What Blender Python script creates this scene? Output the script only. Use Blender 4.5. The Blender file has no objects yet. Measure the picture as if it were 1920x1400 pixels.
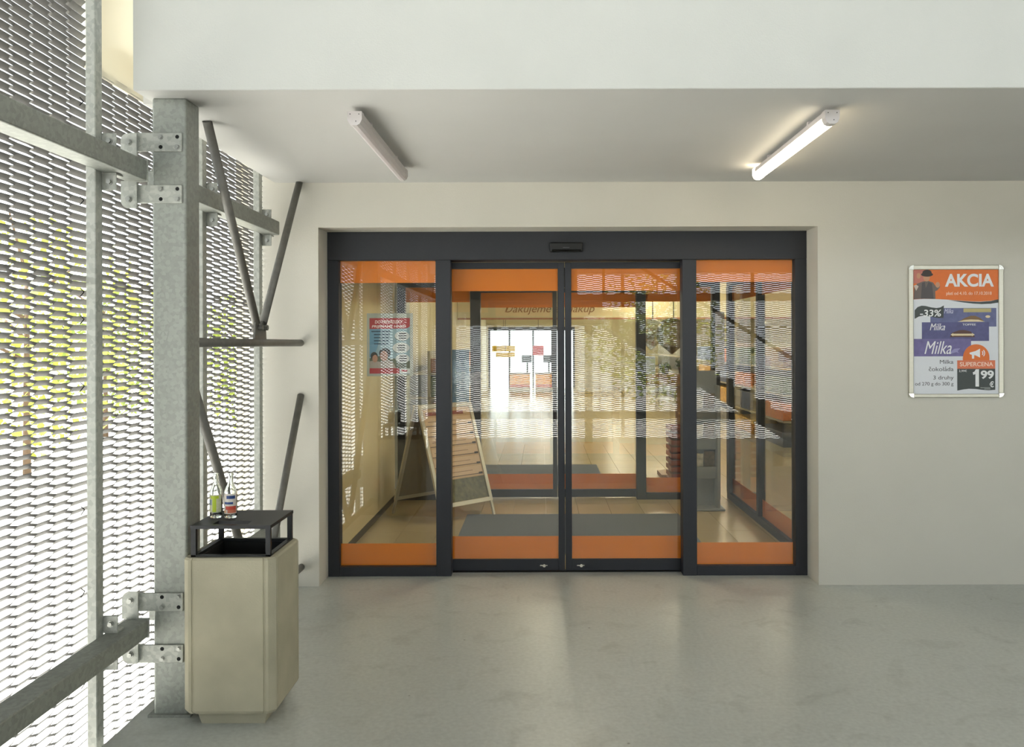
import bpy, bmesh, math, random
import numpy as np
from mathutils import Vector, Matrix

random.seed(7)
S = bpy.context.scene
COL = S.collection

# ------------------------------------------------------------------ camera
cam_d = bpy.data.cameras.new('camera')
cam = bpy.data.objects.new('camera', cam_d)
COL.objects.link(cam)
cam.location = (0.0, 0.0, 1.62)
cam.rotation_euler = (math.pi / 2, 0.003, 0.0)
cam_d.sensor_width = 36.0
cam_d.lens = 30.0
cam_d.shift_x = -55.0 / 1920.0
cam_d.shift_y = -58.0 / 1920.0
cam_d.clip_start = 0.05
cam_d.clip_end = 500.0
S.camera = cam

# ------------------------------------------------------------------ sky, sun, exposure
W = bpy.data.worlds.new('sky')
S.world = W
W.use_nodes = True
wn = W.node_tree
wn.nodes.clear()
w_out = wn.nodes.new('ShaderNodeOutputWorld')
w_bg = wn.nodes.new('ShaderNodeBackground')
w_sky = wn.nodes.new('ShaderNodeTexSky')
w_sky.sky_type = 'HOSEK_WILKIE'
w_sky.turbidity = 4.0
w_sky.ground_albedo = 0.5
SUN_DIR = Vector((-0.56, 0.12, 0.82)).normalized()
w_sky.sun_direction = SUN_DIR
w_mix = wn.nodes.new('ShaderNodeMixRGB')
w_mix.inputs['Fac'].default_value = 0.72
w_mix.inputs['Color2'].default_value = (0.90, 0.97, 1.0, 1)
wn.links.new(w_sky.outputs['Color'], w_mix.inputs['Color1'])
wn.links.new(w_mix.outputs['Color'], w_bg.inputs['Color'])
w_bg.inputs['Strength'].default_value = 4.2
wn.links.new(w_bg.outputs['Background'], w_out.inputs['Surface'])

sun_d = bpy.data.lights.new('sun', 'SUN')
sun_d.energy = 14.0
sun_d.angle = 0.012
sun_d.color = (1.0, 0.97, 0.92)
sun = bpy.data.objects.new('sun', sun_d)
COL.objects.link(sun)
sun.location = (-10, 2, 14)
sun.rotation_euler = SUN_DIR.to_track_quat('Z', 'Y').to_euler()

vs = S.view_settings
vs.view_transform = 'Standard'
vs.look = 'None'
vs.gamma = 1.0
vs.use_curve_mapping = False
vs.exposure = 0.6
try:
    S.cycles.use_denoising = True
    S.cycles.max_bounces = 8
    S.cycles.diffuse_bounces = 3
    S.cycles.glossy_bounces = 3
    S.cycles.transmission_bounces = 8
    S.cycles.adaptive_threshold = 0.05
    S.cycles.transparent_max_bounces = 20
    S.cycles.caustics_reflective = False
    S.cycles.caustics_refractive = False
    S.cycles.sample_clamp_indirect = 6.0
except Exception:
    pass

# ------------------------------------------------------------------ materials
def lin(c):
    out = []
    for v in c:
        v = v / 255.0
        out.append(v / 12.92 if v <= 0.04045 else ((v + 0.055) / 1.055) ** 2.4)
    return out

MATS = {}
def mat(name, rgb, rough=0.6, metal=0.0, var=0.06, scale=12.0, bump=0.0, bscale=None, spec=0.5,
        detail=4.0, emit=None, estr=0.0, tex='noise', stretch=None):
    if name in MATS:
        return MATS[name]
    m = bpy.data.materials.new(name)
    m.use_nodes = True
    nt = m.node_tree
    b = nt.nodes['Principled BSDF']
    c = lin(rgb)
    tc = nt.nodes.new('ShaderNodeTexCoord')
    mp = nt.nodes.new('ShaderNodeMapping')
    nt.links.new(tc.outputs['Object'], mp.inputs['Vector'])
    if stretch:
        mp.inputs['Scale'].default_value = stretch
    if tex == 'voronoi':
        n = nt.nodes.new('ShaderNodeTexVoronoi')
        n.inputs['Scale'].default_value = scale
        fac = n.outputs['Color']
    else:
        n = nt.nodes.new('ShaderNodeTexNoise')
        n.inputs['Scale'].default_value = scale
        n.inputs['Detail'].default_value = detail
        fac = n.outputs['Fac']
    nt.links.new(mp.outputs['Vector'], n.inputs['Vector'])
    ramp = nt.nodes.new('ShaderNodeValToRGB')
    ramp.color_ramp.elements[0].position = 0.25
    ramp.color_ramp.elements[1].position = 0.75
    ramp.color_ramp.elements[0].color = [max(0, v * (1 - var)) for v in c] + [1]
    ramp.color_ramp.elements[1].color = [min(1, v * (1 + var)) for v in c] + [1]
    nt.links.new(fac, ramp.inputs['Fac'])
    nt.links.new(ramp.outputs['Color'], b.inputs['Base Color'])
    b.inputs['Roughness'].default_value = rough
    b.inputs['Metallic'].default_value = metal
    b.inputs['Specular IOR Level'].default_value = spec
    if bump:
        n2 = nt.nodes.new('ShaderNodeTexNoise')
        n2.inputs['Scale'].default_value = bscale or scale * 4
        n2.inputs['Detail'].default_value = 6
        nt.links.new(mp.outputs['Vector'], n2.inputs['Vector'])
        bp = nt.nodes.new('ShaderNodeBump')
        bp.inputs['Strength'].default_value = bump
        bp.inputs['Distance'].default_value = 0.01
        nt.links.new(n2.outputs['Fac'], bp.inputs['Height'])
        nt.links.new(bp.outputs['Normal'], b.inputs['Normal'])
    if emit:
        b.inputs['Emission Color'].default_value = lin(emit) + [1]
        b.inputs['Emission Strength'].default_value = estr
    MATS[name] = m
    return m

def glass_mat(name, tint, f0=0.045, rough=0.0):
    """thin clear sheet: see-through plus a mirror share that grows at grazing angles"""
    m = bpy.data.materials.new(name)
    m.use_nodes = True
    nt = m.node_tree
    nt.nodes.clear()
    out = nt.nodes.new('ShaderNodeOutputMaterial')
    tr = nt.nodes.new('ShaderNodeBsdfTransparent')
    tr.inputs['Color'].default_value = tuple(tint) + (1,)
    gl = nt.nodes.new('ShaderNodeBsdfGlossy')
    gl.inputs['Roughness'].default_value = rough
    lw = nt.nodes.new('ShaderNodeLayerWeight')
    lw.inputs['Blend'].default_value = 0.5
    pw = nt.nodes.new('ShaderNodeMath'); pw.operation = 'POWER'
    pw.inputs[1].default_value = 5.0
    nt.links.new(lw.outputs['Facing'], pw.inputs[0])
    ma = nt.nodes.new('ShaderNodeMath'); ma.operation = 'MULTIPLY_ADD'
    ma.inputs[1].default_value = 1.0 - f0
    ma.inputs[2].default_value = f0
    nt.links.new(pw.outputs[0], ma.inputs[0])
    mx = nt.nodes.new('ShaderNodeMixShader')
    nt.links.new(ma.outputs[0], mx.inputs['Fac'])
    nt.links.new(tr.outputs[0], mx.inputs[1])
    nt.links.new(gl.outputs[0], mx.inputs[2])
    nt.links.new(mx.outputs[0], out.inputs['Surface'])
    MATS[name] = m
    return m

def concrete_floor():
    m = bpy.data.materials.new('polished_concrete')
    m.use_nodes = True
    nt = m.node_tree
    b = nt.nodes['Principled BSDF']
    tc = nt.nodes.new('ShaderNodeTexCoord')
    def noise(sc, det, dist=0.0):
        n = nt.nodes.new('ShaderNodeTexNoise')
        n.inputs['Scale'].default_value = sc
        n.inputs['Detail'].default_value = det
        n.inputs['Distortion'].default_value = dist
        nt.links.new(tc.outputs['Object'], n.inputs['Vector'])
        return n
    n1, n2, n3 = noise(0.7, 6, 0.4), noise(45, 3), noise(5.0, 8, 0.8)
    r1 = nt.nodes.new('ShaderNodeValToRGB')
    r1.color_ramp.elements[0].position = 0.3
    r1.color_ramp.elements[1].position = 0.72
    r1.color_ramp.elements[0].color = lin((194, 197, 191)) + [1]
    r1.color_ramp.elements[1].color = lin((208, 211, 205)) + [1]
    nt.links.new(n1.outputs['Fac'], r1.inputs['Fac'])
    r2 = nt.nodes.new('ShaderNodeValToRGB')
    r2.color_ramp.elements[0].position = 0.3
    r2.color_ramp.elements[1].position = 0.7
    r2.color_ramp.elements[0].color = (0.86, 0.86, 0.86, 1)
    r2.color_ramp.elements[1].color = (1, 1, 1, 1)
    nt.links.new(n2.outputs['Fac'], r2.inputs['Fac'])
    r3 = nt.nodes.new('ShaderNodeValToRGB')
    r3.color_ramp.elements[0].position = 0.27
    r3.color_ramp.elements[1].position = 0.45
    r3.color_ramp.elements[0].color = (0.84, 0.84, 0.83, 1)
    r3.color_ramp.elements[1].color = (1, 1, 1, 1)
    nt.links.new(n3.outputs['Fac'], r3.inputs['Fac'])
    # small dark specks that lie about on the slab
    vo = nt.nodes.new('ShaderNodeTexVoronoi')
    vo.inputs['Scale'].default_value = 3.2
    nt.links.new(tc.outputs['Object'], vo.inputs['Vector'])
    r4 = nt.nodes.new('ShaderNodeValToRGB')
    r4.color_ramp.elements[0].position = 0.018
    r4.color_ramp.elements[1].position = 0.03
    r4.color_ramp.elements[0].color = (0.45, 0.44, 0.42, 1)
    r4.color_ramp.elements[1].color = (1, 1, 1, 1)
    nt.links.new(vo.outputs['Distance'], r4.inputs['Fac'])
    cur = r1.outputs['Color']
    for r in (r2, r3, r4):
        mx = nt.nodes.new('ShaderNodeMixRGB'); mx.blend_type = 'MULTIPLY'
        mx.inputs['Fac'].default_value = 1.0
        nt.links.new(cur, mx.inputs['Color1'])
        nt.links.new(r.outputs['Color'], mx.inputs['Color2'])
        cur = mx.outputs['Color']
    nt.links.new(cur, b.inputs['Base Color'])
    rr = nt.nodes.new('ShaderNodeMapRange')
    rr.inputs['To Min'].default_value = 0.25
    rr.inputs['To Max'].default_value = 0.36
    nt.links.new(n1.outputs['Fac'], rr.inputs['Value'])
    nt.links.new(rr.outputs['Result'], b.inputs['Roughness'])
    b.inputs['Specular IOR Level'].default_value = 0.5
    bp = nt.nodes.new('ShaderNodeBump')
    bp.inputs['Strength'].default_value = 0.03
    bp.inputs['Distance'].default_value = 0.004
    nt.links.new(n2.outputs['Fac'], bp.inputs['Height'])
    nt.links.new(bp.outputs['Normal'], b.inputs['Normal'])
    MATS['polished_concrete'] = m
    return m

def tiled_floor():
    m = bpy.data.materials.new('far_shop_tiles')
    m.use_nodes = True
    nt = m.node_tree
    b = nt.nodes['Principled BSDF']
    tc = nt.nodes.new('ShaderNodeTexCoord')
    br = nt.nodes.new('ShaderNodeTexBrick')
    br.inputs['Scale'].default_value = 1.0
    br.inputs['Brick Width'].default_value = 0.31
    br.inputs['Row Height'].default_value = 0.62
    br.inputs['Mortar Size'].default_value = 0.003
    br.inputs['Color1'].default_value = lin((176, 158, 118)) + [1]
    br.inputs['Color2'].default_value = lin((168, 150, 112)) + [1]
    br.inputs['Mortar'].default_value = lin((200, 188, 160)) + [1]
    br.offset = 0.0
    nt.links.new(tc.outputs['Object'], br.inputs['Vector'])
    nt.links.new(br.outputs['Color'], b.inputs['Base Color'])
    b.inputs['Roughness'].default_value = 0.22
    return m

PLASTER = mat('white_plaster', (206, 207, 202), 0.9, var=0.018, scale=3.0, bump=0.10, bscale=160, spec=0.2)
PLASTER_WARM = mat('warm_white_plaster', (210, 206, 194), 0.9, var=0.018, scale=2.5, bump=0.10, bscale=160, spec=0.2)
SOFFIT = mat('soffit_plaster', (202, 201, 197), 0.9, var=0.02, scale=2.0, bump=0.06, bscale=140, spec=0.2)
FLOOR = concrete_floor()
GALV = mat('galvanised_steel', (150, 153, 146), 0.48, metal=0.35, var=0.09, scale=70, tex='voronoi', bump=0.05, bscale=60)
GALV_L = mat('galvanised_post', (176, 178, 170), 0.5, metal=0.25, var=0.12, scale=60, tex='voronoi', bump=0.04, bscale=60)
GALV_D = mat('dark_tube_steel', (112, 110, 104), 0.5, metal=0.3, var=0.14, scale=25, bump=0.05, bscale=60)
MESHM = mat('mesh_aluminium', (122, 120, 117), 0.5, metal=0.35, var=0.08, scale=30)
BOLT = mat('zinc_bolt', (165, 166, 160), 0.35, metal=0.7, var=0.1, scale=200)
HOLE = mat('dark_hole', (14, 15, 15), 0.9, var=0.1)
ANTH = mat('anthracite_frame', (38, 40, 46), 0.5, var=0.05, scale=60, bump=0.02, bscale=300)
ANTH_D = mat('black_seal', (18, 18, 20), 0.6, var=0.1, scale=60)
FILM = mat('orange_film', (255, 136, 0), 0.5, var=0.02, scale=5)
GLASS = glass_mat('door_glass', (0.972, 0.982, 0.968), 0.070)
def bottle_glass():
    m = bpy.data.materials.new('bottle_glass'); m.use_nodes = True
    b = m.node_tree.nodes['Principled BSDF']
    b.inputs['Base Color'].default_value = (0.93, 0.96, 0.94, 1)
    b.inputs['Roughness'].default_value = 0.03
    b.inputs['IOR'].default_value = 1.48
    b.inputs['Transmission Weight'].default_value = 1.0
    return m
GLASS_B = bottle_glass()
CLEAR = glass_mat('clear_sleeve', (0.86, 0.88, 0.86), 0.05, 0.15)
CONC = mat('washed_concrete', (178, 172, 150), 0.9, var=0.12, scale=5, detail=8, bump=0.12, bscale=120, spec=0.2)
BLACKM = mat('black_metal', (38, 39, 41), 0.45, metal=0.2, var=0.12, scale=30)
LINER = mat('bin_liner_black', (20, 20, 22), 0.6, var=0.2, scale=20)
LAMPW = mat('lamp_housing', (206, 200, 198), 0.5, var=0.02, scale=20)
LAMPD = mat('lamp_diffuser_off', (204, 196, 196), 0.35, var=0.02, scale=20)
LAMPON = mat('lamp_diffuser_lit', (255, 250, 235), 0.4, var=0.01, emit=(255, 238, 206), estr=9.0)
SHOPLAMP = mat('shop_tube_lit', (255, 250, 235), 0.4, var=0.01, emit=(255, 242, 214), estr=34.0)
CREAM = mat('cream_panel', (232, 222, 178), 0.35, var=0.03, scale=3)
def translucent(name, rgb):
    m = bpy.data.materials.new(name); m.use_nodes = True
    nt = m.node_tree; nt.nodes.clear()
    out = nt.nodes.new('ShaderNodeOutputMaterial')
    df = nt.nodes.new('ShaderNodeBsdfDiffuse'); tl = nt.nodes.new('ShaderNodeBsdfTranslucent')
    nz = nt.nodes.new('ShaderNodeTexNoise'); nz.inputs['Scale'].default_value = 6
    rp = nt.nodes.new('ShaderNodeValToRGB')
    c = lin(rgb)
    rp.color_ramp.elements[0].color = [v * 0.94 for v in c] + [1]; rp.color_ramp.elements[1].color = c + [1]
    nt.links.new(nz.outputs['Fac'], rp.inputs['Fac'])
    mx = nt.nodes.new('ShaderNodeMixShader'); mx.inputs['Fac'].default_value = 0.22
    for n_ in (df, tl): nt.links.new(rp.outputs['Color'], n_.inputs['Color'])
    nt.links.new(df.outputs[0], mx.inputs[1]); nt.links.new(tl.outputs[0], mx.inputs[2])
    nt.links.new(mx.outputs[0], out.inputs['Surface'])
    return m
TRANSL = translucent('cream_translucent_sheet', (240, 234, 216))
LAMIN = mat('cream_laminate', (222, 208, 164), 0.22, var=0.03, scale=2, spec=0.5)
BASEB = mat('dark_baseboard', (60, 54, 44), 0.5, var=0.1, scale=20)
TILE = mat('beige_floor_tile', (172, 154, 116), 0.24, var=0.05, scale=4, detail=6)
GROUT = mat('tile_grout', (196, 182, 152), 0.8, var=0.06, scale=30)
MATM = mat('entrance_mat_fibre', (108, 113, 120), 0.95, var=0.22, scale=120, bump=0.6, bscale=500, spec=0.1)
ALU = mat('brushed_aluminium', (196, 192, 176), 0.35, metal=0.6, var=0.06, scale=40, stretch=(1, 1, 12))
CHROME = mat('chrome_corner', (235, 233, 224), 0.15, metal=0.9, var=0.03, scale=40)
PAPER = mat('poster_paper', (222, 224, 228), 0.45, var=0.01, scale=6)

def ink(name, rgb, rough=0.5):
    return mat('ink_' + name, rgb, rough, var=0.03, scale=40)

# ------------------------------------------------------------------ builders
def root_loc(p):
    while p is not None and p.parent is not None:
        p = p.parent
    return Vector(p.location) if p is not None else Vector((0, 0, 0))

def tag(o, label=None, cat=None, group=None, kind=None):
    if label: o['label'] = label
    if cat: o['category'] = cat
    if group: o['group'] = group
    if kind: o['kind'] = kind
    return o

def thing(name, label, cat, loc=(0, 0, 0), rz=0.0, group=None):
    o = bpy.data.objects.new(name, None)
    o.empty_display_size = 0.1
    COL.objects.link(o)
    o.location = loc
    o.rotation_euler = (0, 0, rz)
    return tag(o, label, cat, group)

def link_mesh(name, me, material, parent=None):
    o = bpy.data.objects.new(name, me)
    COL.objects.link(o)
    if material is not None and not me.materials:
        me.materials.append(material)
    if parent is not None:
        o.parent = parent
    return o

def obj(name, bm, material, parent=None, world=True):
    """bm in world coordinates (world) or in the root's own coordinates"""
    bmesh.ops.recalc_face_normals(bm, faces=bm.faces[:])
    if parent is not None and world:
        bmesh.ops.translate(bm, verts=bm.verts[:], vec=-root_loc(parent))
    me = bpy.data.meshes.new(name)
    bm.to_mesh(me)
    bm.free()
    return link_mesh(name, me, material, parent)

def struct(name, bm, material):
    return tag(obj(name, bm, material), kind='structure')

def NB():
    return bmesh.new()

def box(bm, x0, x1, y0, y1, z0, z1, bev=0.0, seg=1):
    r = bmesh.ops.create_cube(bm, size=1.0)
    vs_ = r['verts']
    for v in vs_:
        v.co = Vector(((x0 + x1) / 2 + v.co.x * (x1 - x0), (y0 + y1) / 2 + v.co.y * (y1 - y0), (z0 + z1) / 2 + v.co.z * (z1 - z0)))
    if bev:
        es = list({e for v in vs_ for e in v.link_edges})
        bmesh.ops.bevel(bm, geom=es, offset=bev, segments=seg, affect='EDGES', profile=0.5)
    return bm

def bx(*a, **k):
    return box(NB(), *a, **k)

def tube(bm, p0, p1, r0, r1=None, n=20, cap=True):
    p0, p1 = Vector(p0), Vector(p1)
    r1 = r0 if r1 is None else r1
    d = (p1 - p0).normalized()
    a = d.orthogonal().normalized()
    b = d.cross(a)
    A, B = [], []
    for i in range(n):
        t = 2 * math.pi * i / n
        o = a * math.cos(t) + b * math.sin(t)
        A.append(bm.verts.new(p0 + o * r0))
        B.append(bm.verts.new(p1 + o * r1))
    for i in range(n):
        f = bm.faces.new((A[i], A[(i + 1) % n], B[(i + 1) % n], B[i]))
        f.smooth = n > 8
    if cap:
        bm.faces.new(A[::-1])
        bm.faces.new(B)
    return bm

def lathe(bm, prof, cx, cy, z0, n=28, smooth=True):
    rings = []
    for r, z in prof:
        rings.append([bm.verts.new((cx + r * math.cos(2 * math.pi * i / n), cy + r * math.sin(2 * math.pi * i / n), z0 + z)) for i in range(n)])
    for a, b in zip(rings, rings[1:]):
        for i in range(n):
            f = bm.faces.new((a[i], a[(i + 1) % n], b[(i + 1) % n], b[i]))
            f.smooth = smooth
    bm.faces.new(rings[0][::-1])
    bm.faces.new(rings[-1])
    return bm

def prism(bm, pts, d0, d1, axis='y'):
    """pts polygon in the plane across axis: y -> (x,z), z -> (x,y), x -> (y,z)"""
    def P(p, d):
        if axis == 'y': return (p[0], d, p[1])
        if axis == 'z': return (p[0], p[1], d)
        return (d, p[0], p[1])
    A = [bm.verts.new(P(p, d0)) for p in pts]
    B = [bm.verts.new(P(p, d1)) for p in pts]
    n = len(pts)
    for i in range(n):
        bm.faces.new((A[i], A[(i + 1) % n], B[(i + 1) % n], B[i]))
    bm.faces.new(A[::-1])
    bm.faces.new(B)
    return bm

def hexbolt(bm, x, y, z, r=0.010, h=0.009):
    """washer + hex head looking towards -y"""
    tube(bm, (x, y, z), (x, y - 0.003, z), r * 1.35, n=16)
    tube(bm, (x, y - 0.003, z), (x, y - 0.003 - h, z), r, n=6)
    return bm

def text_mesh(body, size, material, parent, name='lettering', loc=(0, 0, 0), align='LEFT', width=None,
              bold=0.0, shear=0.0, ext=0.0004, rot=(math.pi / 2, 0, 0), height=None, space=1.0):
    """flat printed lettering; loc in the root's world frame, standing in the xz plane looking -y"""
    cu = bpy.data.curves.new(name, 'FONT')
    cu.body = body
    cu.size = size
    cu.align_x = 'LEFT'
    cu.offset = bold
    cu.shear = shear
    cu.extrude = ext
    cu.space_character = space
    tmp = bpy.data.objects.new(name, cu)
    COL.objects.link(tmp)
    dg = bpy.context.evaluated_depsgraph_get()
    me = bpy.data.meshes.new_from_object(tmp.evaluated_get(dg))
    bpy.data.objects.remove(tmp)
    bpy.data.curves.remove(cu)
    xs = [v.co.x for v in me.vertices]; ys = [v.co.y for v in me.vertices]
    x0, x1 = min(xs), max(xs)
    sx = (width / (x1 - x0)) if width else 1.0
    sy = (height / (max(ys) - min(ys))) if height else 1.0
    off = {'LEFT': -x0 * sx, 'RIGHT': -x1 * sx, 'CENTER': -(x0 + x1) / 2 * sx}[align]
    Mt = Matrix.Translation(Vector(loc) - root_loc(parent)) @ Matrix.Rotation(rot[2], 4, 'Z') @ Matrix.Rotation(rot[0], 4, 'X')
    for v in me.vertices:
        v.co = Mt @ Vector((v.co.x * sx + off, v.co.y * sy, v.co.z))
    me.materials.clear()
    return link_mesh(name, me, material, parent)

def copy_tree(o, parent=None):
    c = o.copy()
    COL.objects.link(c)
    c.parent = parent
    for ch in [k for k in bpy.data.objects if k.parent == o]:
        copy_tree(ch, c)
    return c

# ================================================================== SETTING
Y_WALL, Y_DOOR = 5.684, 5.92
SOF = 2.69
FX0 = -1.772            # edge of the floor slab along the mesh facade

struct('floor', bx(FX0, 9.0, -2.45, Y_DOOR + 0.12, -0.25, 0.0), FLOOR)

bm = NB()
box(bm, -1.95, -1.484, Y_WALL, 6.02, 0, SOF)
box(bm, -1.95, -1.77, Y_WALL, 6.02, SOF, 4.6)
box(bm, 1.843, 9.0, Y_WALL, 6.02, 0, SOF)
box(bm, -1.484, 1.843, Y_WALL, 6.02, 2.39, SOF)
struct('wall_back', bm, PLASTER_WARM)

bm = NB()
box(bm, -1.77, 9.0, 3.80, 6.02, SOF - 0.002, 2.95)
box(bm, -1.716, 9.0, 3.600, 3.80, SOF - 0.002, 2.95)
struct('ceiling', bm, SOFFIT)
struct('wall_fascia', bx(-1.717, 9.0, 3.597, 3.80, SOF, 4.6), PLASTER)
struct('ceiling_passage', bx(-2.1, 9.0, -2.6, 6.02, 4.6, 4.8), SOFFIT)
struct('wall_right', bx(9.0, 9.2, -2.6, 6.02, -0.25, 4.8), PLASTER)

struct('wall_rear_light_block', bx(-1.90, 9.0, -2.6, -2.36, 2.78, 3.6), PLASTER)  # unseen wall, added to cut skylight and keep the door reflection dark

# ground outside, paved and sunlit
GROUND = mat('pale_paving', (206, 204, 198), 0.9, var=0.10, scale=1.5, detail=8)
bm = NB()
box(bm, -40, 45, -45, 70, -0.7, -0.36)
struct('ground', bm, GROUND)

# ================================================================== EXPANDED MESH FACADE
PITCH, LCOL, WST, PHI, THK = 0.035, 0.12, 0.0142, math.radians(46), 0.0018
def strand_mesh(name, rows, cols):
    """expanded metal: every strand is a tilted ribbon bonded in turn to its upper and its lower neighbour"""
    t = np.array([math.cos(PHI), -math.sin(PHI)])      # (out, up)
    nn = np.array([math.sin(PHI), math.cos(PHI)])
    tau = 0.016
    us, odd = [], []
    for c in range(cols):
        a = c * LCOL + (0 if c == 0 else tau)
        b = (c + 1) * LCOL - (0 if c == cols - 1 else tau)
        us += [a, b]; odd += [c % 2, c % 2]
    us = np.array(us); odd = np.array(odd)
    V, F = [], []
    base = 0
    ns = len(us)
    for k in range(2 * rows):
        i, up = divmod(k, 2)
        # even columns: band i holds strands 2i (lower) and 2i+1 (upper); odd columns: band i+1/2 holds 2i+1 and 2i+2
        ze = i * PITCH; se = -0.5 if up else 0.5
        zo = (i + 0.5) * PITCH if up else (i - 0.5) * PITCH
        so = 0.5 if up else -0.5
        ce = np.array([0, ze]) + t * WST * se
        co = np.array([0, zo]) + t * WST * so
        cen = np.where(odd[:, None] == 1, co[None, :], ce[None, :])
        cs = []
        for sw, st in ((-1, -1), (1, -1), (1, 1), (-1, 1)):
            p = cen + t * (WST * 0.5 * sw) + nn * (THK * 0.5 * st)
            cs.append(np.column_stack([us, p[:, 0], p[:, 1]]))
        arr = np.stack(cs, axis=1).reshape(-1, 3)
        V.append(arr)
        for s in range(ns - 1):
            q = base + s * 4
            for j in range(4):
                F.append((q + j, q + (j + 1) % 4, q + 4 + (j + 1) % 4, q + 4 + j))
        base += ns * 4
    me = bpy.data.meshes.new(name)
    me.from_pydata(np.concatenate(V).tolist(), [], F)
    me.update()
    me.materials.append(MESHM)
    return me

LOW9 = strand_mesh('strands_low', 61, 9)
UP9 = strand_mesh('strands_up', 78, 9)
UP25 = strand_mesh('strands_up_cut', 26, 9)
XM = -1.862
def mesh_panel(me, loc, rz, label, group, clips=None):
    r = thing('expanded_mesh_panel', label, 'mesh panel', loc, rz, group)
    o = link_mesh('strands', me, MESHM, r)
    o['kind'] = 'stuff'
    return r

Z_LOW, Z_UP = -0.24, 1.885
GL = 'expanded metal panels of the side facade'
# in view: three bays, a lower and an upper sheet each
mesh_panel(LOW9, (XM, 2.40, Z_LOW), math.pi / 2, 'lower expanded metal sheet left of the tall slim post', GL)
mesh_panel(UP9, (XM, 2.40, Z_UP), math.pi / 2, 'upper expanded metal sheet left of the tall slim post, cut by the top left corner', GL)
mesh_panel(LOW9, (XM, 3.48, Z_LOW), math.pi / 2, 'lower expanded metal sheet between the slim post and the thick column', GL)
mesh_panel(UP25, (XM, 3.48, Z_UP), math.pi / 2, 'upper expanded metal sheet between the slim post and the thick column, under the cream infill', GL)
mesh_panel(LOW9, (XM, 4.60, Z_LOW), math.pi / 2, 'lower expanded metal sheet behind the tube bracing, right of the thick column', GL)
mesh_panel(UP25, (XM, 4.60, Z_UP), math.pi / 2, 'upper expanded metal sheet behind the tube bracing, right of the thick column', GL)
NTH = ['first', 'second', 'third', 'fourth', 'fifth', 'sixth', 'seventh', 'eighth', 'ninth', 'tenth']
GO = 'expanded metal panels beside and behind the viewpoint'
for k in range(1, 6):
    mesh_panel(LOW9, (XM, 2.40 - 1.08 * k, Z_LOW), math.pi / 2, NTH[k - 1] + ' lower side mesh sheet nearer than the left picture edge', GO)
    mesh_panel(UP9, (XM, 2.40 - 1.08 * k, Z_UP), math.pi / 2, NTH[k - 1] + ' upper side mesh sheet nearer than the left picture edge', GO)
YB = -2.42
NTH = ['first', 'second', 'third', 'fourth', 'fifth', 'sixth', 'seventh', 'eighth', 'ninth', 'tenth']
for k in range(9):
    mesh_panel(LOW9, (-0.80 + 1.08 * k, YB, Z_LOW), math.pi, NTH[k] + ' lower rear mesh sheet from the left, mirrored in the door glass', 'lower rear facade panels')
    mesh_panel(UP25, (-0.80 + 1.08 * k, YB, Z_UP), math.pi, NTH[k] + ' upper rear mesh sheet from the left, mirrored in the door glass', 'upper rear facade panels')

# posts ----------------------------------------------------------------------
RAIL_U, RAIL_L = (2.323, 2.412), (0.355, 0.432)
def post(y, label, cleats, group='slim facade posts'):
    r = thing('facade_post', label, 'post', (-1.82, y, -0.36), 0, group)
    obj('shaft', bx(-1.842, -1.802, y - 0.028, y + 0.028, -0.36, 4.6, bev=0.003), GALV_L, r)
    if cleats:
        for zc in (RAIL_U[1] + 0.039, RAIL_U[0] - 0.039, RAIL_L[1] + 0.039, RAIL_L[0] - 0.039):
            bm = NB()
            box(bm, -1.802, -1.742, y + 0.020, y + 0.027, zc - 0.034, zc + 0.034, bev=0.002)
            s = 1 if zc in (RAIL_U[0] - 0.039, RAIL_L[0] - 0.039) else -1
            zz = zc + s * 0.034
            box(bm, -1.802, -1.742, y + 0.020, y + 0.078, zz - 0.0035, zz + 0.0035)
            c = obj('cleat', bm, GALV_L, r)
            obj('bolt', hexbolt(NB(), -1.770, y + 0.020, zc, 0.010), BOLT, c)
    # wire ties that hold the mesh
    bm = NB()
    for zt in (0.25, 0.62, 0.95, 1.45, 1.72, 1.83, 2.2, 2.6):
        tube(bm, (-1.848, y - 0.030, zt), (-1.858, y - 0.042, zt - 0.02), 0.002, n=6)
        tube(bm, (-1.848, y - 0.030, zt), (-1.858, y - 0.040, zt + 0.014), 0.002, n=6)
    obj('wire_ties', bm, HOLE, r)['kind'] = 'stuff'
    return r
post(3.48, 'tall slim galvanised post left of the thick column, full height of the picture', True)
post(4.575, 'slim galvanised post glimpsed just right behind the thick column', True)
post(5.49, 'slim galvanised post where the mesh facade meets the plaster wall', True)
for k in range(1, 6):
    post(3.48 - 1.08 * k, NTH[k - 1] + ' slim side post nearer than the left picture edge', False, 'posts nearer than the picture edge')
for k in range(10):
    x = -1.86 + 1.08 * k
    r = thing('facade_post', NTH[k] + ' slim rear post from the left, mirrored in the door glass', 'post', (x, -2.38, -0.36), 0, 'rear facade posts')
    obj('shaft', bx(x - 0.028, x + 0.028, -2.40, -2.36, -0.36, 2.78), GALV, r)

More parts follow.
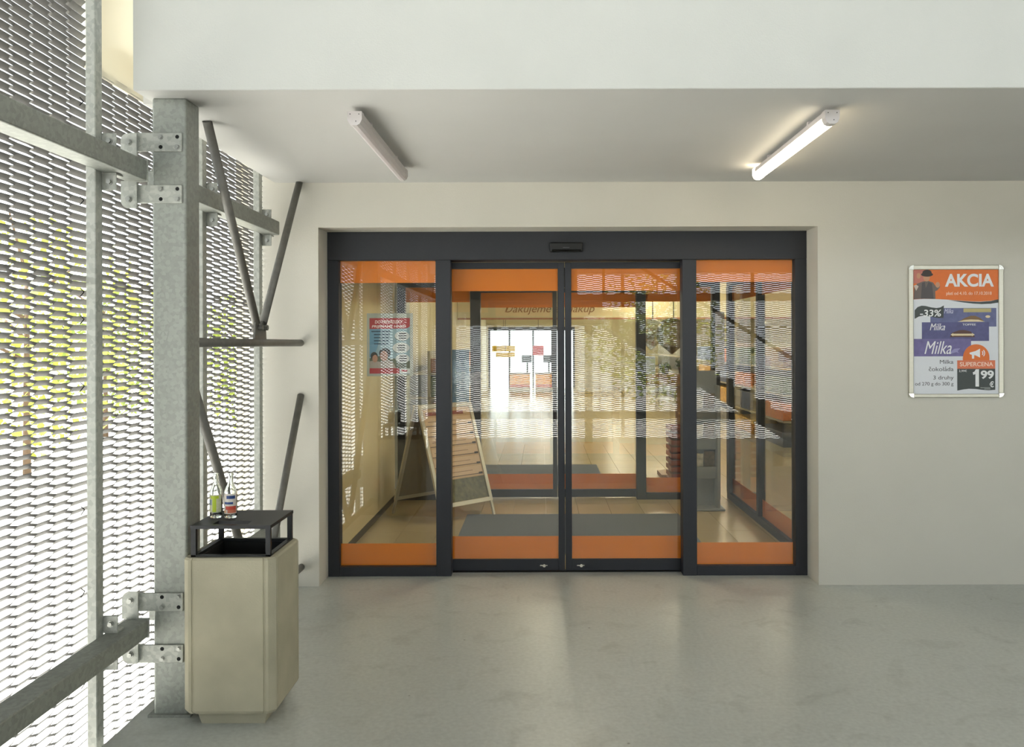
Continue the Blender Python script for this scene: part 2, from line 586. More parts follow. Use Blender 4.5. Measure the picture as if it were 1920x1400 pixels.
# rails ----------------------------------------------------------------------
def rail(y0, y1, zz, label, ears):
    r = thing('facade_rail', label, 'steel rail', (-1.75, y0, zz[0]), 0, 'horizontal rails of the side facade')
    obj('box_section', bx(-1.80, -1.70, y0, y1, zz[0], zz[1], bev=0.006, seg=2), GALV, r)
    if ears:
        obj('end_plate', bx(-1.798, -1.697, y1, y1 + 0.006, zz[0] - 0.004, zz[1] + 0.004), GALV_L, r)
        for s in (1, -1):
            zb = zz[1] if s == 1 else zz[0]
            pts = [(-1.815, zb), (-1.815, zb + s * 0.085)] + [(-1.785 + 0.03 * math.cos(a), zb + s * (0.085 + 0.032 * math.sin(a))) for a in [math.pi - i * math.pi / 10 for i in range(1, 6)]] + \
                  [(-1.750, zb + s * 0.117), (-1.746, zb + s * 0.112), (-1.746, zb)]
            e = obj('lug_plate', prism(NB(), pts, 3.686, 3.695), GALV_L, r)
            obj('bolt', hexbolt(NB(), -1.780, 3.686, zb + s * 0.078, 0.011), BOLT, e)
    return r
rail(-2.40, 3.684, RAIL_U, 'upper box rail running from the left edge to the thick column', True)
rail(-2.40, 3.684, RAIL_L, 'lower box rail running from the bottom left corner to the thick column', True)
r = rail(3.90, 5.55, RAIL_U, 'short upper box rail between the thick column and the plaster wall', False)
rail(3.90, 5.55, RAIL_L, 'short lower box rail hidden behind the concrete litter bin', False)
for zz, lab in ((RAIL_U, 'upper'), (RAIL_L, 'lower')):
    r = thing('facade_rail', lab + ' box rail of the rear facade mirrored in the door glass', 'steel rail', (-1.8, -2.30, zz[0]), 0)
    obj('box_section', bx(-1.80, 8.9, -2.36, -2.26, zz[0] - 0.02, zz[1] + 0.02), GALV, r)

# column ---------------------------------------------------------------------
cx0, cx1, cy0, cy1 = -1.692, -1.544, 3.714, 3.862
r = thing('steel_column', 'thick square galvanised column standing beside the concrete litter bin', 'column', (-1.618, 3.788, 0))
obj('shaft', bx(cx0, cx1, cy0, cy1, 0, SOF, bev=0.010, seg=3), GALV, r)
for (za, zb) in ((2.455, 2.536), (2.230, 2.309), (0.459, 0.538), (0.235, 0.313)):
    p = obj('connection_plate', bx(-1.785, -1.559, cy0 - 0.010, cy0, za, zb, bev=0.002), GALV_L, r)
    bm, bh = NB(), NB()
    zm, dz, xa, xb = (za + zb) / 2, 0.022, -1.650, -1.578
    if za > 1:
        bolts, holes = [(xa, zm + dz), (xb, zm - dz)], [(xa, zm - dz), (xb, zm + dz)]
    else:
        bolts, holes = [(xa, zm - dz), (xb, zm + dz)], [(xa, zm + dz), (xb, zm - dz)]
    for i, (x, z) in enumerate(bolts):
        obj('bolt', hexbolt(NB(), x, cy0 - 0.010, z, 0.0085, 0.006), BOLT, p)
    for (x, z) in holes:
        obj('bolt_hole', tube(NB(), (x, cy0 - 0.0105, z), (x, cy0 - 0.002, z), 0.0085, n=14), HOLE, p)
obj('base_plate', bx(-1.71, -1.526, cy0 - 0.018, cy1 + 0.018, 0, 0.012), GALV, r)

# cream infill above the mesh
p = obj('infill_panel', bx(-1.866, -1.852, 3.49, 5.682, 2.745, 4.59), TRANSL)
tag(p, 'cream infill panel between the slim post and the overhead beam', 'panel')

# tube bracing -----------------------------------------------------------------
XB, RB = -1.603, 0.0225
r = thing('tube_bracing', 'welded grey tube bracing between the thick column and the plaster wall', 'bracing', (XB, 4.8, 0.13))
def tb(p0, p1, name):
    return obj(name, tube(NB(), p0, p1, RB, n=20), GALV_D, r)
tb((XB, cy1, 1.625), (XB, Y_WALL, 1.622), 'horizontal_tube')
tb((XB, cy1, 0.135), (XB, Y_WALL, 0.130), 'horizontal_tube')
tb((XB, 4.10, SOF), (XB, 4.800, 1.735), 'diagonal_tube')
tb((XB, 5.665, SOF), (XB, 4.915, 1.735), 'diagonal_tube')
tb((XB, cy1 + 0.01, 1.50), (XB, 4.78, 0.20), 'diagonal_tube')
tb((XB, Y_WALL, 1.275), (XB, 4.92, 0.20), 'diagonal_tube')
for zc in (1.625, 0.135):
    bm = NB()
    prism(bm, [(4.760, zc + 0.018), (4.960, zc + 0.018), (4.945, zc + 0.115), (4.895, zc + 0.125), (4.855, zc + 0.075), (4.815, zc + 0.125), (4.770, zc + 0.115)], XB - 0.006, XB + 0.006, axis='x')
    g = obj('node_plate', bm, GALV_D, r)
    bm = NB()
    for (y, z) in ((4.815, zc + 0.085), (4.905, zc + 0.085)):
        tube(bm, (XB + 0.006, y, z), (XB + 0.032, y, z), 0.016, n=6)
        tube(bm, (XB - 0.030, y, z), (XB + 0.006, y, z), 0.010, n=10)
    obj('bolts', bm, GALV_D, g)['kind'] = 'stuff'

# ================================================================== DOORS
def pane(x0, x1, y, z0, z1, parent, name='glass_pane', m=None):
    return obj(name, bx(x0, x1, y, y + 0.008, z0, z1), m or GLASS, parent)

def sliding_assembly(Y, where, n):
    """fixed frame with two side lights, and two sliding leaves; front face of the frame at y = Y"""
    L = 'anthracite aluminium door frame with two fixed side lights, ' + where
    r = thing('sliding_door_frame', L, 'door frame', (0.18, Y, 0))
    X0, X1 = -1.484, 1.843
    obj('header', bx(X0, X1, Y, Y + 0.16, 2.194, 2.39, bev=0.003), ANTH, r)
    for (a, b) in ((X0, -1.406), (-0.733, -0.629), (0.980, 1.077), (1.762, X1)):
        obj('upright', bx(a, b, Y + 0.002, Y + 0.100, 0, 2.194, bev=0.002), ANTH, r)
    for (a, b) in ((-1.406, -0.733), (1.077, 1.762)):
        obj('bottom_rail', bx(a, b, Y + 0.004, Y + 0.098, 0, 0.066, bev=0.002), ANTH, r)
        g = pane(a, b, Y + 0.040, 0.066, 2.194, r)
        obj('orange_band', bx(a + 0.001, b - 0.006, Y + 0.0490, Y + 0.0500, 2.040, 2.193), FILM, g)
        obj('orange_band', bx(a + 0.001, b - 0.006, Y + 0.0490, Y + 0.0500, 0.067, 0.219), FILM, g)
    obj('reveal_seal', bx(X0, X1, Y + 0.001, Y + 0.012, 2.384, 2.3905), ANTH_D, r)
    if n == 1:
        sn = obj('motion_sensor', bx(0.060, 0.289, Y - 0.035, Y, 2.245, 2.312, bev=0.010, seg=2), mat('sensor_black', (16, 17, 18), 0.5, var=0.03), r)
        obj('sensor_lens', bx(0.075, 0.275, Y - 0.038, Y - 0.030, 2.247, 2.262, bev=0.002), mat('sensor_lens', (8, 8, 9), 0.08, var=0.02), sn)
        obj('maker_mark', bx(0.150, 0.196, Y - 0.0356, Y - 0.034, 2.274, 2.277), mat('sensor_mark', (96, 98, 100), 0.5), sn)
    # leaves
    yl = Y + 0.112
    for side, (a, b) in (('left', (-0.700, 0.1635)), ('right', (0.1675, 1.052))):
        lf = thing('sliding_door_leaf', side + ' glass sliding door leaf with orange bands, ' + where, 'door', ((a + b) / 2, yl, 0.008))
        inner = (a + 0.066, b - 0.045) if side == 'left' else (a + 0.045, b - 0.066)
        obj('stile', bx(a, inner[0], yl, yl + 0.038, 0.008, 2.188, bev=0.002), ANTH, lf)
        obj('stile', bx(inner[1], b, yl, yl + 0.038, 0.008, 2.188, bev=0.002), ANTH, lf)
        obj('top_rail', bx(inner[0], inner[1], yl + 0.001, yl + 0.037, 2.143, 2.188), ANTH, lf)
        br = obj('bottom_rail', bx(inner[0], inner[1], yl + 0.001, yl + 0.037, 0.008, 0.088, bev=0.002), ANTH, lf)
        g = pane(inner[0], inner[1], yl + 0.012, 0.088, 2.143, lf)
        obj('orange_band', bx(inner[0] + 0.001, inner[1] - 0.001, yl + 0.0208, yl + 0.0218, 1.986, 2.142), FILM, g)
        obj('orange_band', bx(inner[0] + 0.001, inner[1] - 0.001, yl + 0.0208, yl + 0.0218, 0.089, 0.248), FILM, g)
        if n == 1:
            xl = 0.010 if side == 'left' else 0.272
            bm = NB()
            tube(bm, (xl + 0.006, yl + 0.001, 0.045), (xl + 0.006, yl - 0.010, 0.045), 0.011, n=16)
            box(bm, xl - 0.026, xl + 0.000, yl - 0.008, yl + 0.001, 0.040, 0.050, bev=0.003)
            box(bm, xl + 0.016, xl + 0.030, yl - 0.005, yl + 0.001, 0.041, 0.049, bev=0.002)
            obj('lock_cylinder', bm, CHROME, br)
    return r

sliding_assembly(Y_DOOR, 'set in the plaster opening', 1)
Y_IN = 8.79
sliding_assembly(Y_IN, 'at the far end of the lobby', 2)
# threshold filler between slab and tiles
struct('trim_1', bx(-1.484, 1.843, Y_DOOR + 0.10, Y_DOOR + 0.17, -0.02, 0.004), ANTH_D)

# ================================================================== LOBBY
# tiled floor: single tiles laid near, printed joints far
TX, TY = 0.31, 0.62
tx0, ty0 = -1.51, 6.09
ncol, nrow = 13, 12
bm = NB()
box(bm, -1.97, 14.0, ty0, 31.0, -0.25, -0.012)
sf = tag(obj('floor_shop', bm, GROUT), kind='structure')
t0 = bx(0.0015, TX - 0.0015, 0.0015, TY - 0.0015, -0.012, 0.0)
me_t = bpy.data.meshes.new('tile'); t0.to_mesh(me_t); t0.free(); me_t.materials.append(TILE)
for i in range(ncol):
    for j in range(nrow):
        o = bpy.data.objects.new('tile', me_t)
        COL.objects.link(o); o.parent = sf
        o.location = (tx0 + i * TX, ty0 + j * TY, 0)
xe, ye = tx0 + ncol * TX, ty0 + nrow * TY
FT = tiled_floor()
bm = NB()
box(bm, -1.97, tx0, ty0, 31.0, -0.012, 0.0)
box(bm, xe, 14.0, ty0, 31.0, -0.012, 0.0)
box(bm, tx0, xe, ye, 31.0, -0.012, 0.0)
o = obj('far_tiles', bm, FT, sf); o['kind'] = 'stuff'

struct('wall_lobby', bx(-1.62, -1.512, 6.02, Y_IN, 0.06, 3.0), LAMIN)
struct('baseboard_lobby', bx(-1.62, -1.508, 6.02, Y_IN, 0.0, 0.06), BASEB)
struct('ceiling_lobby', bx(-1.62, 1.99, 6.02, 8.95, 2.46, 2.56), SOFFIT)
struct('wall_lobby_header', bx(-1.62, 2.0, Y_IN + 0.01, Y_IN + 0.15, 2.39, 3.0), LAMIN)

r = thing('lobby_glass_wall', 'glazed right side wall of the lobby with slanting orange bands', 'glass wall', (1.95, 7.4, 0))
XG = 1.93
obj('bottom_rail', bx(XG, XG + 0.06, 6.02, Y_IN + 0.1, 0, 0.066), ANTH, r)
obj('top_rail', bx(XG, XG + 0.06, 6.02, Y_IN + 0.1, 2.194, 2.46), ANTH, r)
for (a, b) in ((6.02, 6.07), (7.60, 7.66), (Y_IN - 0.005, Y_IN + 0.1)):
    obj('upright', bx(XG - 0.004, XG + 0.064, a, b, 0.066, 2.194), ANTH, r)
for (a, b) in ((6.07, 7.60), (7.66, Y_IN - 0.005)):
    g = obj('glass_pane', bx(XG + 0.026, XG + 0.034, a, b, 0.066, 2.194), GLASS, r)
    obj('orange_band', bx(XG + 0.0350, XG + 0.036, a + 0.002, b - 0.002, 0.067, 0.219), FILM, g)
    obj('orange_band', bx(XG + 0.0350, XG + 0.036, a + 0.002, b - 0.002, 2.040, 2.193), FILM, g)

def fill_lamp_panel(x0, x1, y0, y1, z, label):
    r = thing('added_fill_lamp', label, 'added fill lamp', ((x0 + x1) / 2, (y0 + y1) / 2, z))
    obj('housing', bx(x0, x1, y0, y1, z - 0.03, z), LAMPW, r)
    obj('diffuser', bx(x0 + 0.02, x1 - 0.02, y0 + 0.02, y1 - 0.02, z - 0.038, z - 0.03), mat('fill_lamp_diffuser', (255, 250, 235), 0.4, var=0.01, emit=(255, 240, 210), estr=16.0), r)
    return r
fill_lamp_panel(-0.1, 0.5, 7.0, 7.6, 2.46, 'flat square fill lamp added out of view on the lobby ceiling above the first mat')  # unseen lamp, added only to brighten the lobby

# mats
tag(obj('entrance_mat', bx(-0.70, 1.285, 6.55, 8.02, 0.0, 0.010, bev=0.003), MATM), 'dark grey entrance mat on the tiles just behind the sliding door', 'mat')
tag(obj('entrance_mat', bx(-0.95, 0.725, 9.62, 11.27, 0.0, 0.010, bev=0.003), MATM), 'dark grey mat beyond the inner sliding door', 'mat')

# notice on the left side light ------------------------------------------------
r = thing('notice_poster', 'red and blue notice in a clear sleeve on the left side light', 'poster', (-1.06, 5.972, 1.60))
def NX(x): return -1.221 + (x - 205) * 0.0037 / 8.235
def NZ(z): return 1.828 - (z - 215) * 0.0037 / 8.235
yN = 5.974
obj('clear_sleeve', bx(NX(205), NX(922), yN, yN + 0.003, NZ(1195), NZ(215)), mat('sleeve_grey', (168, 166, 150), 0.3, var=0.03), r)
sh = obj('sheet', bx(NX(246), NX(874), yN - 0.0006, yN, NZ(1160), NZ(290)), ink('notice_pale_blue', (150, 172, 180)), r)
def nink(name, m, pts, lift):
    return obj(name, prism(NB(), [(NX(x), NZ(z)) for x, z in pts], yN - 0.0006 - lift, yN - 0.0004), m, sh)
def ell(cx, cz, rx, rz, n=22):
    return [(cx + rx * math.cos(2 * math.pi * i / n), cz + rz * math.sin(2 * math.pi * i / n)) for i in range(n)]
nink('blue_field', ink('notice_blue', (106, 148, 172)), [(246, 460), (420, 460), (380, 700), (330, 860), (246, 900)], 0.0003)
nink('red_banner', ink('notice_red', (176, 40, 44)), [(246, 290), (874, 290), (874, 420), (850, 440), (800, 452), (246, 460)], 0.0004)
nink('landscape', ink('notice_olive', (92, 94, 70)), [(560, 915), (700, 925), (874, 960), (874, 1075), (246, 1075), (246, 915), (400, 880)], 0.0004)
nink('hair', ink('notice_dark', (46, 40, 36)), ell(485, 835, 90, 78), 0.0006)
nink('hair', ink('notice_dark', (46, 40, 36)), ell(318, 880, 55, 62), 0.0006)
nink('face', ink('notice_skin', (176, 128, 104)), ell(470, 880, 62, 80), 0.0008)
nink('face', ink('notice_skin', (176, 128, 104)), ell(330, 920, 42, 60), 0.0008)
nink('clothing', ink('notice_cloth', (168, 152, 138)), [(250, 960), (300, 955), (420, 970), (520, 930), (620, 990), (660, 1075), (250, 1075)], 0.0007)
nink('red_strip', ink('notice_red', (176, 40, 44)), [(246, 1070), (712, 1070), (712, 1155), (246, 1155)], 0.0009)
nink('logo_field', ink('notice_white', (214, 212, 206)), [(722, 1076), (874, 1076), (874, 1150), (722, 1150)], 0.0009)
nink('logo_mark', ink('notice_red', (176, 40, 44)), [(740, 1095), (830, 1095), (836, 1108), (826, 1125), (740, 1122)], 0.0012)
for (cxx, czz, rx, rz) in ((755, 568, 116, 70), (738, 752, 132, 82), (760, 920, 110, 70)):
    nink('speech_bubble_rim', ink('notice_rim', (120, 124, 120)), ell(cxx - 4, czz + 8, rx, rz), 0.0007)
    nink('speech_bubble', ink('notice_white', (214, 212, 206)), ell(cxx, czz, rx, rz), 0.0010)
    for q in (-1, 0, 1):
        nink('text_line', ink('notice_dark', (46, 40, 36)), [(cxx - 60 + 12 * abs(q), czz + q * 36 - 9), (cxx + 66, czz + q * 36 - 9), (cxx + 66 - 10 * abs(q), czz + q * 36 + 8), (cxx - 60 + 12 * abs(q), czz + q * 36 + 8)], 0.0013)
for q in range(5):
    nink('text_line', ink('notice_navy', (44, 72, 92)), [(275 + 40 * (q > 0), 488 + q * 48), (570 - 8 * q, 488 + q * 48), (570 - 8 * q, 508 + q * 48), (275 + 40 * (q > 0), 508 + q * 48)], 0.0010)
WINK = ink('notice_lettering', (236, 206, 200))
for body, xa, xb, zb, hh in (('DO PREVÁDZKY', 330, 765, 372, 62), ('PRIJÍMAME HNEĎ', 282, 815, 436, 62)):
    text_mesh(body, 0.03, WINK, sh, loc=(NX(xa), yN - 0.0012, NZ(zb)), width=(xb - xa) * 0.0037 / 8.235, height=hh * 0.0037 / 8.235, bold=0.001, shear=0.15)

# A-frame board ------------------------------------------------------------------
ang = math.radians(45.5)
r = thing('pavement_sign', 'folding aluminium A-board sign standing on the lobby tiles', 'sign', (-0.93, 8.06, 0), ang)
# local: x along the panel, -y towards the front; front feet y=-0.37, back feet y=+0.37, apex z=1.05
def leanbox(bm, x0, x1, s0, s1, t0, t1, front=True):
    """box on the leaning plane: s up along the lean, t thickness outwards"""
    y_foot, H = (-0.37, 1.045)
    d = Vector((0, -y_foot - 0.012, H)).normalized()
    o = Vector((0, y_foot, 0))
    nrm = Vector((0, -d.z, d.y))
    vs_ = []
    for x in (x0, x1):
        for s in (s0, s1):
            for t in (t0, t1):
                p = o + d * s + nrm * t
                if not front: p = Vector((p.x, -p.y, p.z))
                vs_.append(bm.verts.new((x, p.y, p.z)))
    for f in ((0, 1, 3, 2), (4, 6, 7, 5), (0, 4, 5, 1), (2, 3, 7, 6), (0, 2, 6, 4), (1, 5, 7, 3)):
        bm.faces.new([vs_[i] for i in f])
    return bm
LEN = 1.10
for fr in (True, False):
    p = obj('panel_frame', leanbox(leanbox(leanbox(leanbox(NB(), -0.32, -0.285, 0.14, LEN, 0, 0.022, fr), 0.285, 0.32, 0.14, LEN, 0, 0.022, fr), -0.285, 0.285, LEN - 0.035, LEN, 0, 0.022, fr), -0.285, 0.285, 0.14, 0.175, 0, 0.022, fr), ALU, r, world=False)
    for (a, b) in ((-0.315, -0.292), (0.292, 0.315)):
        obj('leg', leanbox(NB(), a, b, 0.0, 0.15, 0.002, 0.018, fr), ALU, r, world=False)
    pl = obj('panel', leanbox(NB(), -0.285, 0.285, 0.175, LEN - 0.035, 0.004, 0.010, fr), mat('board_print_tan', (190, 158, 118), 0.4, var=0.08, scale=5) if fr else mat('board_back_grey', (120, 112, 98), 0.5), r, world=False)
    if fr:
        for k in range(6):
            s = 0.40 + 0.098 * k
            obj('price_strip', leanbox(NB(), -0.27, 0.275, s, s + 0.086, 0.010, 0.0115), ink('strip_tan', (206, 176, 140)), pl, world=False)
            obj('strip_line', leanbox(NB(), -0.27, 0.24, s + 0.004, s + 0.012, 0.0115, 0.0122), ink('strip_brown', (96, 74, 52)), pl, world=False)
            obj('strip_line', leanbox(NB(), -0.24, 0.16, s + 0.045, s + 0.049, 0.0115, 0.0122), ink('strip_brown', (96, 74, 52)), pl, world=False)
            obj('strip_mark', leanbox(NB(), 0.23, 0.275, s + 0.002, s + 0.022, 0.0115, 0.0125), ink('strip_black', (46, 40, 32)), pl, world=False)
        obj('food_photo', leanbox(NB(), -0.285, 0.285, 0.178, 0.385, 0.010, 0.0112), mat('food_print', (96, 92, 58), 0.45, var=0.55, scale=26), pl, world=False)
        obj('heading_print', leanbox(NB(), -0.25, 0.20, 0.995, 1.03, 0.010, 0.0115), ink('board_heading', (128, 62, 44)), pl, world=False)

# grey leaflet stand -----------------------------------------------------------------
r = thing('leaflet_stand', 'grey floor stand holding leaflets beside the lobby glass wall', 'stand', (1.575, 8.32, 0))
GREY = mat('stand_grey', (146, 150, 150), 0.45, var=0.05, scale=8)
obj('base', bx(1.40, 1.76, 8.16, 8.50, 0.0, 0.022, bev=0.010, seg=2), GREY, r)
obj('upright_panel', bx(1.44, 1.715, 8.36, 8.39, 0.022, 1.34), GREY, r)
obj('side_cheek', bx(1.69, 1.715, 8.20, 8.36, 0.022, 1.20), GREY, r)
for k, z in enumerate((0.30, 0.58, 0.86)):
    t = obj('pocket', prism(NB(), [(8.355, z), (8.26, z), (8.22, z + 0.12), (8.228, z + 0.12), (8.266, z + 0.008), (8.355, z + 0.008)], 1.45, 1.685, axis='x'), GREY, r)
    for j in range(2):
        obj('leaflets', prism(NB(), [(8.30 + 0.02 * j, z + 0.01), (8.255 + 0.02 * j, z + 0.24 + 0.02 * j), (8.262 + 0.02 * j, z + 0.242 + 0.02 * j), (8.308 + 0.02 * j, z + 0.01)], 1.46 + 0.115 * j, 1.565 + 0.115 * j, axis='x'),
            mat('leaflet_print_%d' % j, ((196, 190, 172), (120, 104, 84))[j], 0.5, var=0.35, scale=30), t)
tag(obj('notice_strip', bx(1.79, 1.885, Y_IN - 0.012, Y_IN - 0.008, 1.32, 1.93), mat('notice_lilac', (176, 172, 178), 0.5, var=0.12, scale=9, stretch=(1, 1, 6))), 'tall pale notice strip on the dark corner post of the lobby', 'notice')

# ================================================================== SHOP HALL
SHOPW = mat('shop_wall', (206, 196, 160), 0.8, var=0.03, scale=2)
SHOPC = mat('shop_ceiling', (214, 206, 178), 0.9, var=0.02, scale=2)
struct('wall_shop_left', bx(-2.15, -1.97, 6.02, 31, -0.36, 3.15), SHOPW)
struct('wall_shop_right', bx(13.6, 13.8, 6.1, 31, 0, 3.0), SHOPW)
bm = NB()
box(bm, -2.15, -1.9, 30.6, 30.8, 0, 3.0); box(bm, 1.2, 13.8, 30.6, 30.8, 0, 3.0); box(bm, -1.9, 1.2, 30.6, 30.8, 2.18, 3.0)
struct('wall_shop_far', bm, SHOPW)
struct('ceiling_shop', bx(-2.15, 13.8, 6.02, 31, 3.0, 3.15), SHOPC)
r = thing('far_glazing', 'far glazed exit of the shop with thin dark uprights', 'glazing', (-0.45, 30.65, 0))
obj('header', bx(-1.9, 1.2, 30.6, 30.7, 2.05, 2.18), ANTH, r)
for x in (-1.9, -1.18, -0.33, 0.35, 1.13):
    obj('upright', bx(x, x + 0.07, 30.6, 30.7, 0, 2.05), ANTH, r)
for a, b in ((-1.83, -1.18), (-1.11, -0.33), (-0.26, 0.35), (0.42, 1.13)):
    pane(a, b, 30.64, 0.0, 2.05, r)
# bulkhead with farewell lettering
r = thing('bulkhead_sign', 'beige bulkhead with brown farewell lettering above the shop aisle', 'sign', (2.0, 20, 2.16))
pb = obj('board', bx(-1.96, 8.0, 20.0, 20.1, 2.16, 2.995), SHOPW, r)
obj('edge_strip', bx(-1.96, 8.0, 19.98, 20.0, 2.16, 2.20), mat('strip_redbrown', (150, 96, 66), 0.5), pb)
text_mesh('Ďakujeme za nákup', 0.26, mat('sign_brown', (120, 92, 60), 0.6), pb, loc=(-0.85, 19.995, 2.33), width=2.1, shear=0.3, ext=0.003)

# shop lamps
def tube_lamp(x0, x1, y0, y1, z, label, group):
    r = thing('tube_lamp', label, 'lamp', ((x0 + x1) / 2, (y0 + y1) / 2, z), 0, group)
    obj('housing', bx(x0 - 0.02, x1 + 0.02, y0 - 0.02, y1 + 0.02, z + 0.03, 3.0), LAMPW, r)
    obj('tube', bx(x0, x1, y0, y1, z - 0.02, z + 0.03, bev=0.02, seg=2), SHOPLAMP, r)
    return r
ORD = ['nearest', 'second nearest', 'third nearest', 'fourth nearest', 'fifth nearest', 'farthest']
for k, y in enumerate((13.5, 16.5, 18.4, 22.0, 25.0, 28.0)):
    tube_lamp(2.35, 2.47, y, y + 1.5, 2.9, ORD[k] + ' lit tube of the row receding right of the aisle', 'tubes receding along the aisle')
for k, y in enumerate((10.2, 13.5, 17.0, 22.0, 26.0)):
    tube_lamp(-0.02, 0.08, y, y + 1.3, 2.9, ORD[k] + ' lit tube above the middle of the shop aisle', 'tubes above the middle aisle')
for i, x in enumerate((3.2, 5.2, 7.2, 9.2)):
    for k, y in enumerate((8.6, 12.4, 17.5, 24.0)):
        tube_lamp(x, x + 1.5, y, y + 0.12, 2.9, 'crosswise lit tube over the shelves, %s row, %s from the left' % (ORD[k], ('first', 'second', 'third', 'fourth')[i]), 'crosswise tubes over the shelves')

# shelves with goods
SHELF = mat('shelf_metal', (170, 166, 150), 0.5, var=0.04, scale=8)
GOODS = [mat('goods_%d' % i, c, 0.5, var=0.35, scale=18) for i, c in enumerate(((176, 60, 40), (206, 160, 60), (90, 110, 70), (196, 190, 176), (70, 84, 120), (150, 104, 66), (120, 120, 116), (210, 120, 50)))]
def shelf(x0, x1, y0, y1, h, label, along='y', levels=4, fill=True):
    r = thing('shop_shelf', label, 'shelf', ((x0 + x1) / 2, (y0 + y1) / 2, 0))
    obj('back_panel', bx((x0 + x1) / 2 - 0.02, (x0 + x1) / 2 + 0.02, y0, y1, 0.1, h), SHELF, r)
    obj('plinth', bx(x0, x1, y0, y1, 0, 0.1), SHELF, r)
    for k in range(levels):
        z = 0.1 + (h - 0.1) * k / levels
        obj('shelf_board', bx(x0, x1, y0, y1, z + 0.001, z + 0.025), SHELF, r)
    return r
CN = ['red', 'yellow', 'green', 'white', 'blue', 'brown', 'grey', 'orange']
def goods(x0, x1, y0, y1, h, levels, group, where, n=4):
    for k in range(levels):
        z = 0.1 + (h - 0.1) * k / levels + 0.026
        y = y0 + 0.05
        step = (y1 - y0 - 0.1) / n
        for j in range(n):
            w = step * random.uniform(0.72, 0.9); hh = random.uniform(0.2, (h - 0.1) / levels - 0.05); d = (x1 - x0) / 2 - 0.06
            c = (k * 3 + j * 5 + int(y0)) % 8
            o = obj('goods_carton', bx(x0 + 0.01, x0 + 0.01 + d, y, y + w, z, z + hh, bev=0.006), GOODS[c])
            tag(o, '%s goods on the %s board of %s, %s one' % (CN[c], ('lowest', 'second', 'third', 'top')[k], where, ('nearest', 'second', 'third', 'farthest')[j]), 'goods', group)
            y += step
SH = ((-1.95, -1.35, 12.5, 19.5, 1.5, 'long shop shelf against the left wall of the aisle'),
      (3.4, 4.3, 12.0, 19.0, 1.6, 'nearer shop shelf right of the aisle'),
      (6.2, 7.1, 9.0, 17.0, 1.7, 'shop shelf seen through the lobby glass wall'),
      (3.4, 4.3, 21.6, 28.0, 1.6, 'farther shop shelf right of the aisle'))
for (x0, x1, y0, y1, h, lab) in SH:
    shelf(x0, x1, y0, y1, h, lab)
goods(-1.65, -1.05, 12.5, 19.5, 1.5, 4, 'goods on the left shelf', 'the left shelf')
goods(3.4, 4.3, 12.0, 19.0, 1.6, 4, 'goods on the right shelf', 'the right shelf')
goods(6.2, 7.1, 9.0, 17.0, 1.7, 4, 'goods on the side shelf', 'the shelf behind the side glass')

# tills at the far end
def checkout(x0, x1, y, label):
    r = thing('checkout_counter', label, 'counter', ((x0 + x1) / 2, y, 0))
    obj('plinth', bx(x0, x1, y, y + 0.7, 0, 0.14), mat('till_grey', (170, 164, 148), 0.5), r)
    obj('lower_band', bx(x0, x1, y - 0.004, y + 0.7, 0.14, 0.24), mat('till_redorange', (206, 84, 24), 0.4), r)
    obj('front_panel', bx(x0, x1, y, y + 0.7, 0.24, 0.58), mat('till_yellow', (244, 168, 20), 0.4), r)
    obj('top', bx(x0 - 0.02, x1 + 0.02, y - 0.02, y + 0.72, 0.58, 0.62), mat('till_top', (120, 116, 108), 0.4), r)
    obj('monitor_arm', bx(x1 - 0.12, x1 - 0.06, y + 0.3, y + 0.36, 0.62, 1.15), ANTH, r)
    obj('monitor', bx(x1 - 0.28, x1 + 0.06, y + 0.26, y + 0.30, 0.95, 1.2), ANTH, r)
checkout(-1.05, -0.38, 28.2, 'orange and yellow checkout counter on the left of the far exit')
checkout(-0.20, 0.34, 28.2, 'orange and yellow checkout counter on the right of the far exit')
for (x0, x1, z0, z1, c, lab, yy_) in ((-1.62, -0.86, 1.33, 1.52, (240, 206, 40), 'upper yellow hanging sign at the far exit', 28.0),
                                 (-1.48, -0.86, 1.15, 1.30, (240, 206, 40), 'lower yellow hanging sign at the far exit', 27.8),
                                 (-0.28, 0.08, 1.20, 1.52, (200, 52, 44), 'red hanging sign at the far exit', 28.0)):
    r = thing('hanging_sign', lab, 'sign', ((x0 + x1) / 2, yy_, z0))
    obj('board', bx(x0, x1, yy_, yy_ + 0.03, z0, z1), mat('sign_%d_%d' % (c[0], int(z0 * 100)), c, 0.5, var=0.1, scale=14), r)
    obj('hanger', bx((x0 + x1) / 2 - 0.006, (x0 + x1) / 2 + 0.006, yy_ + 0.01, yy_ + 0.02, z1, 3.0), ANTH, r)

# things just inside the inner door
r = thing('basket_stack', 'tall red-brown stack of slatted shopping baskets behind the inner door', 'basket stack', (1.62, 9.75, 0))
RB_ = mat('basket_redbrown', (140, 62, 34), 0.5, var=0.12, scale=20)
for k in range(9):
    z = 0.02 + 0.075 * k
    bm = NB()
    for (a, b, c, d) in ((1.45, 1.79, 9.55, 9.57), (1.45, 1.79, 9.93, 9.95), (1.45, 1.47, 9.57, 9.93), (1.77, 1.79, 9.57, 9.93)):
        box(bm, a, b, c, d, z, z + 0.048)
    box(bm, 1.46, 1.78, 9.56, 9.94, z, z + 0.012)
    obj('basket', bm, RB_, r)
r = thing('wooden_stand', 'tall wooden display stand behind the inner door', 'stand', (1.55, 10.3, 0))
WOOD = mat('display_wood', (150, 112, 66), 0.5, var=0.2, scale=6, stretch=(1, 1, 8))
obj('post', bx(1.62, 1.70, 10.25, 10.33, 0, 1.24), WOOD, r)
obj('foot', bx(1.42, 1.86, 10.1, 10.5, 0, 0.05), WOOD, r)
obj('tray', bx(1.15, 1.80, 10.12, 10.46, 1.10, 1.24, bev=0.03, seg=2), WOOD, r)
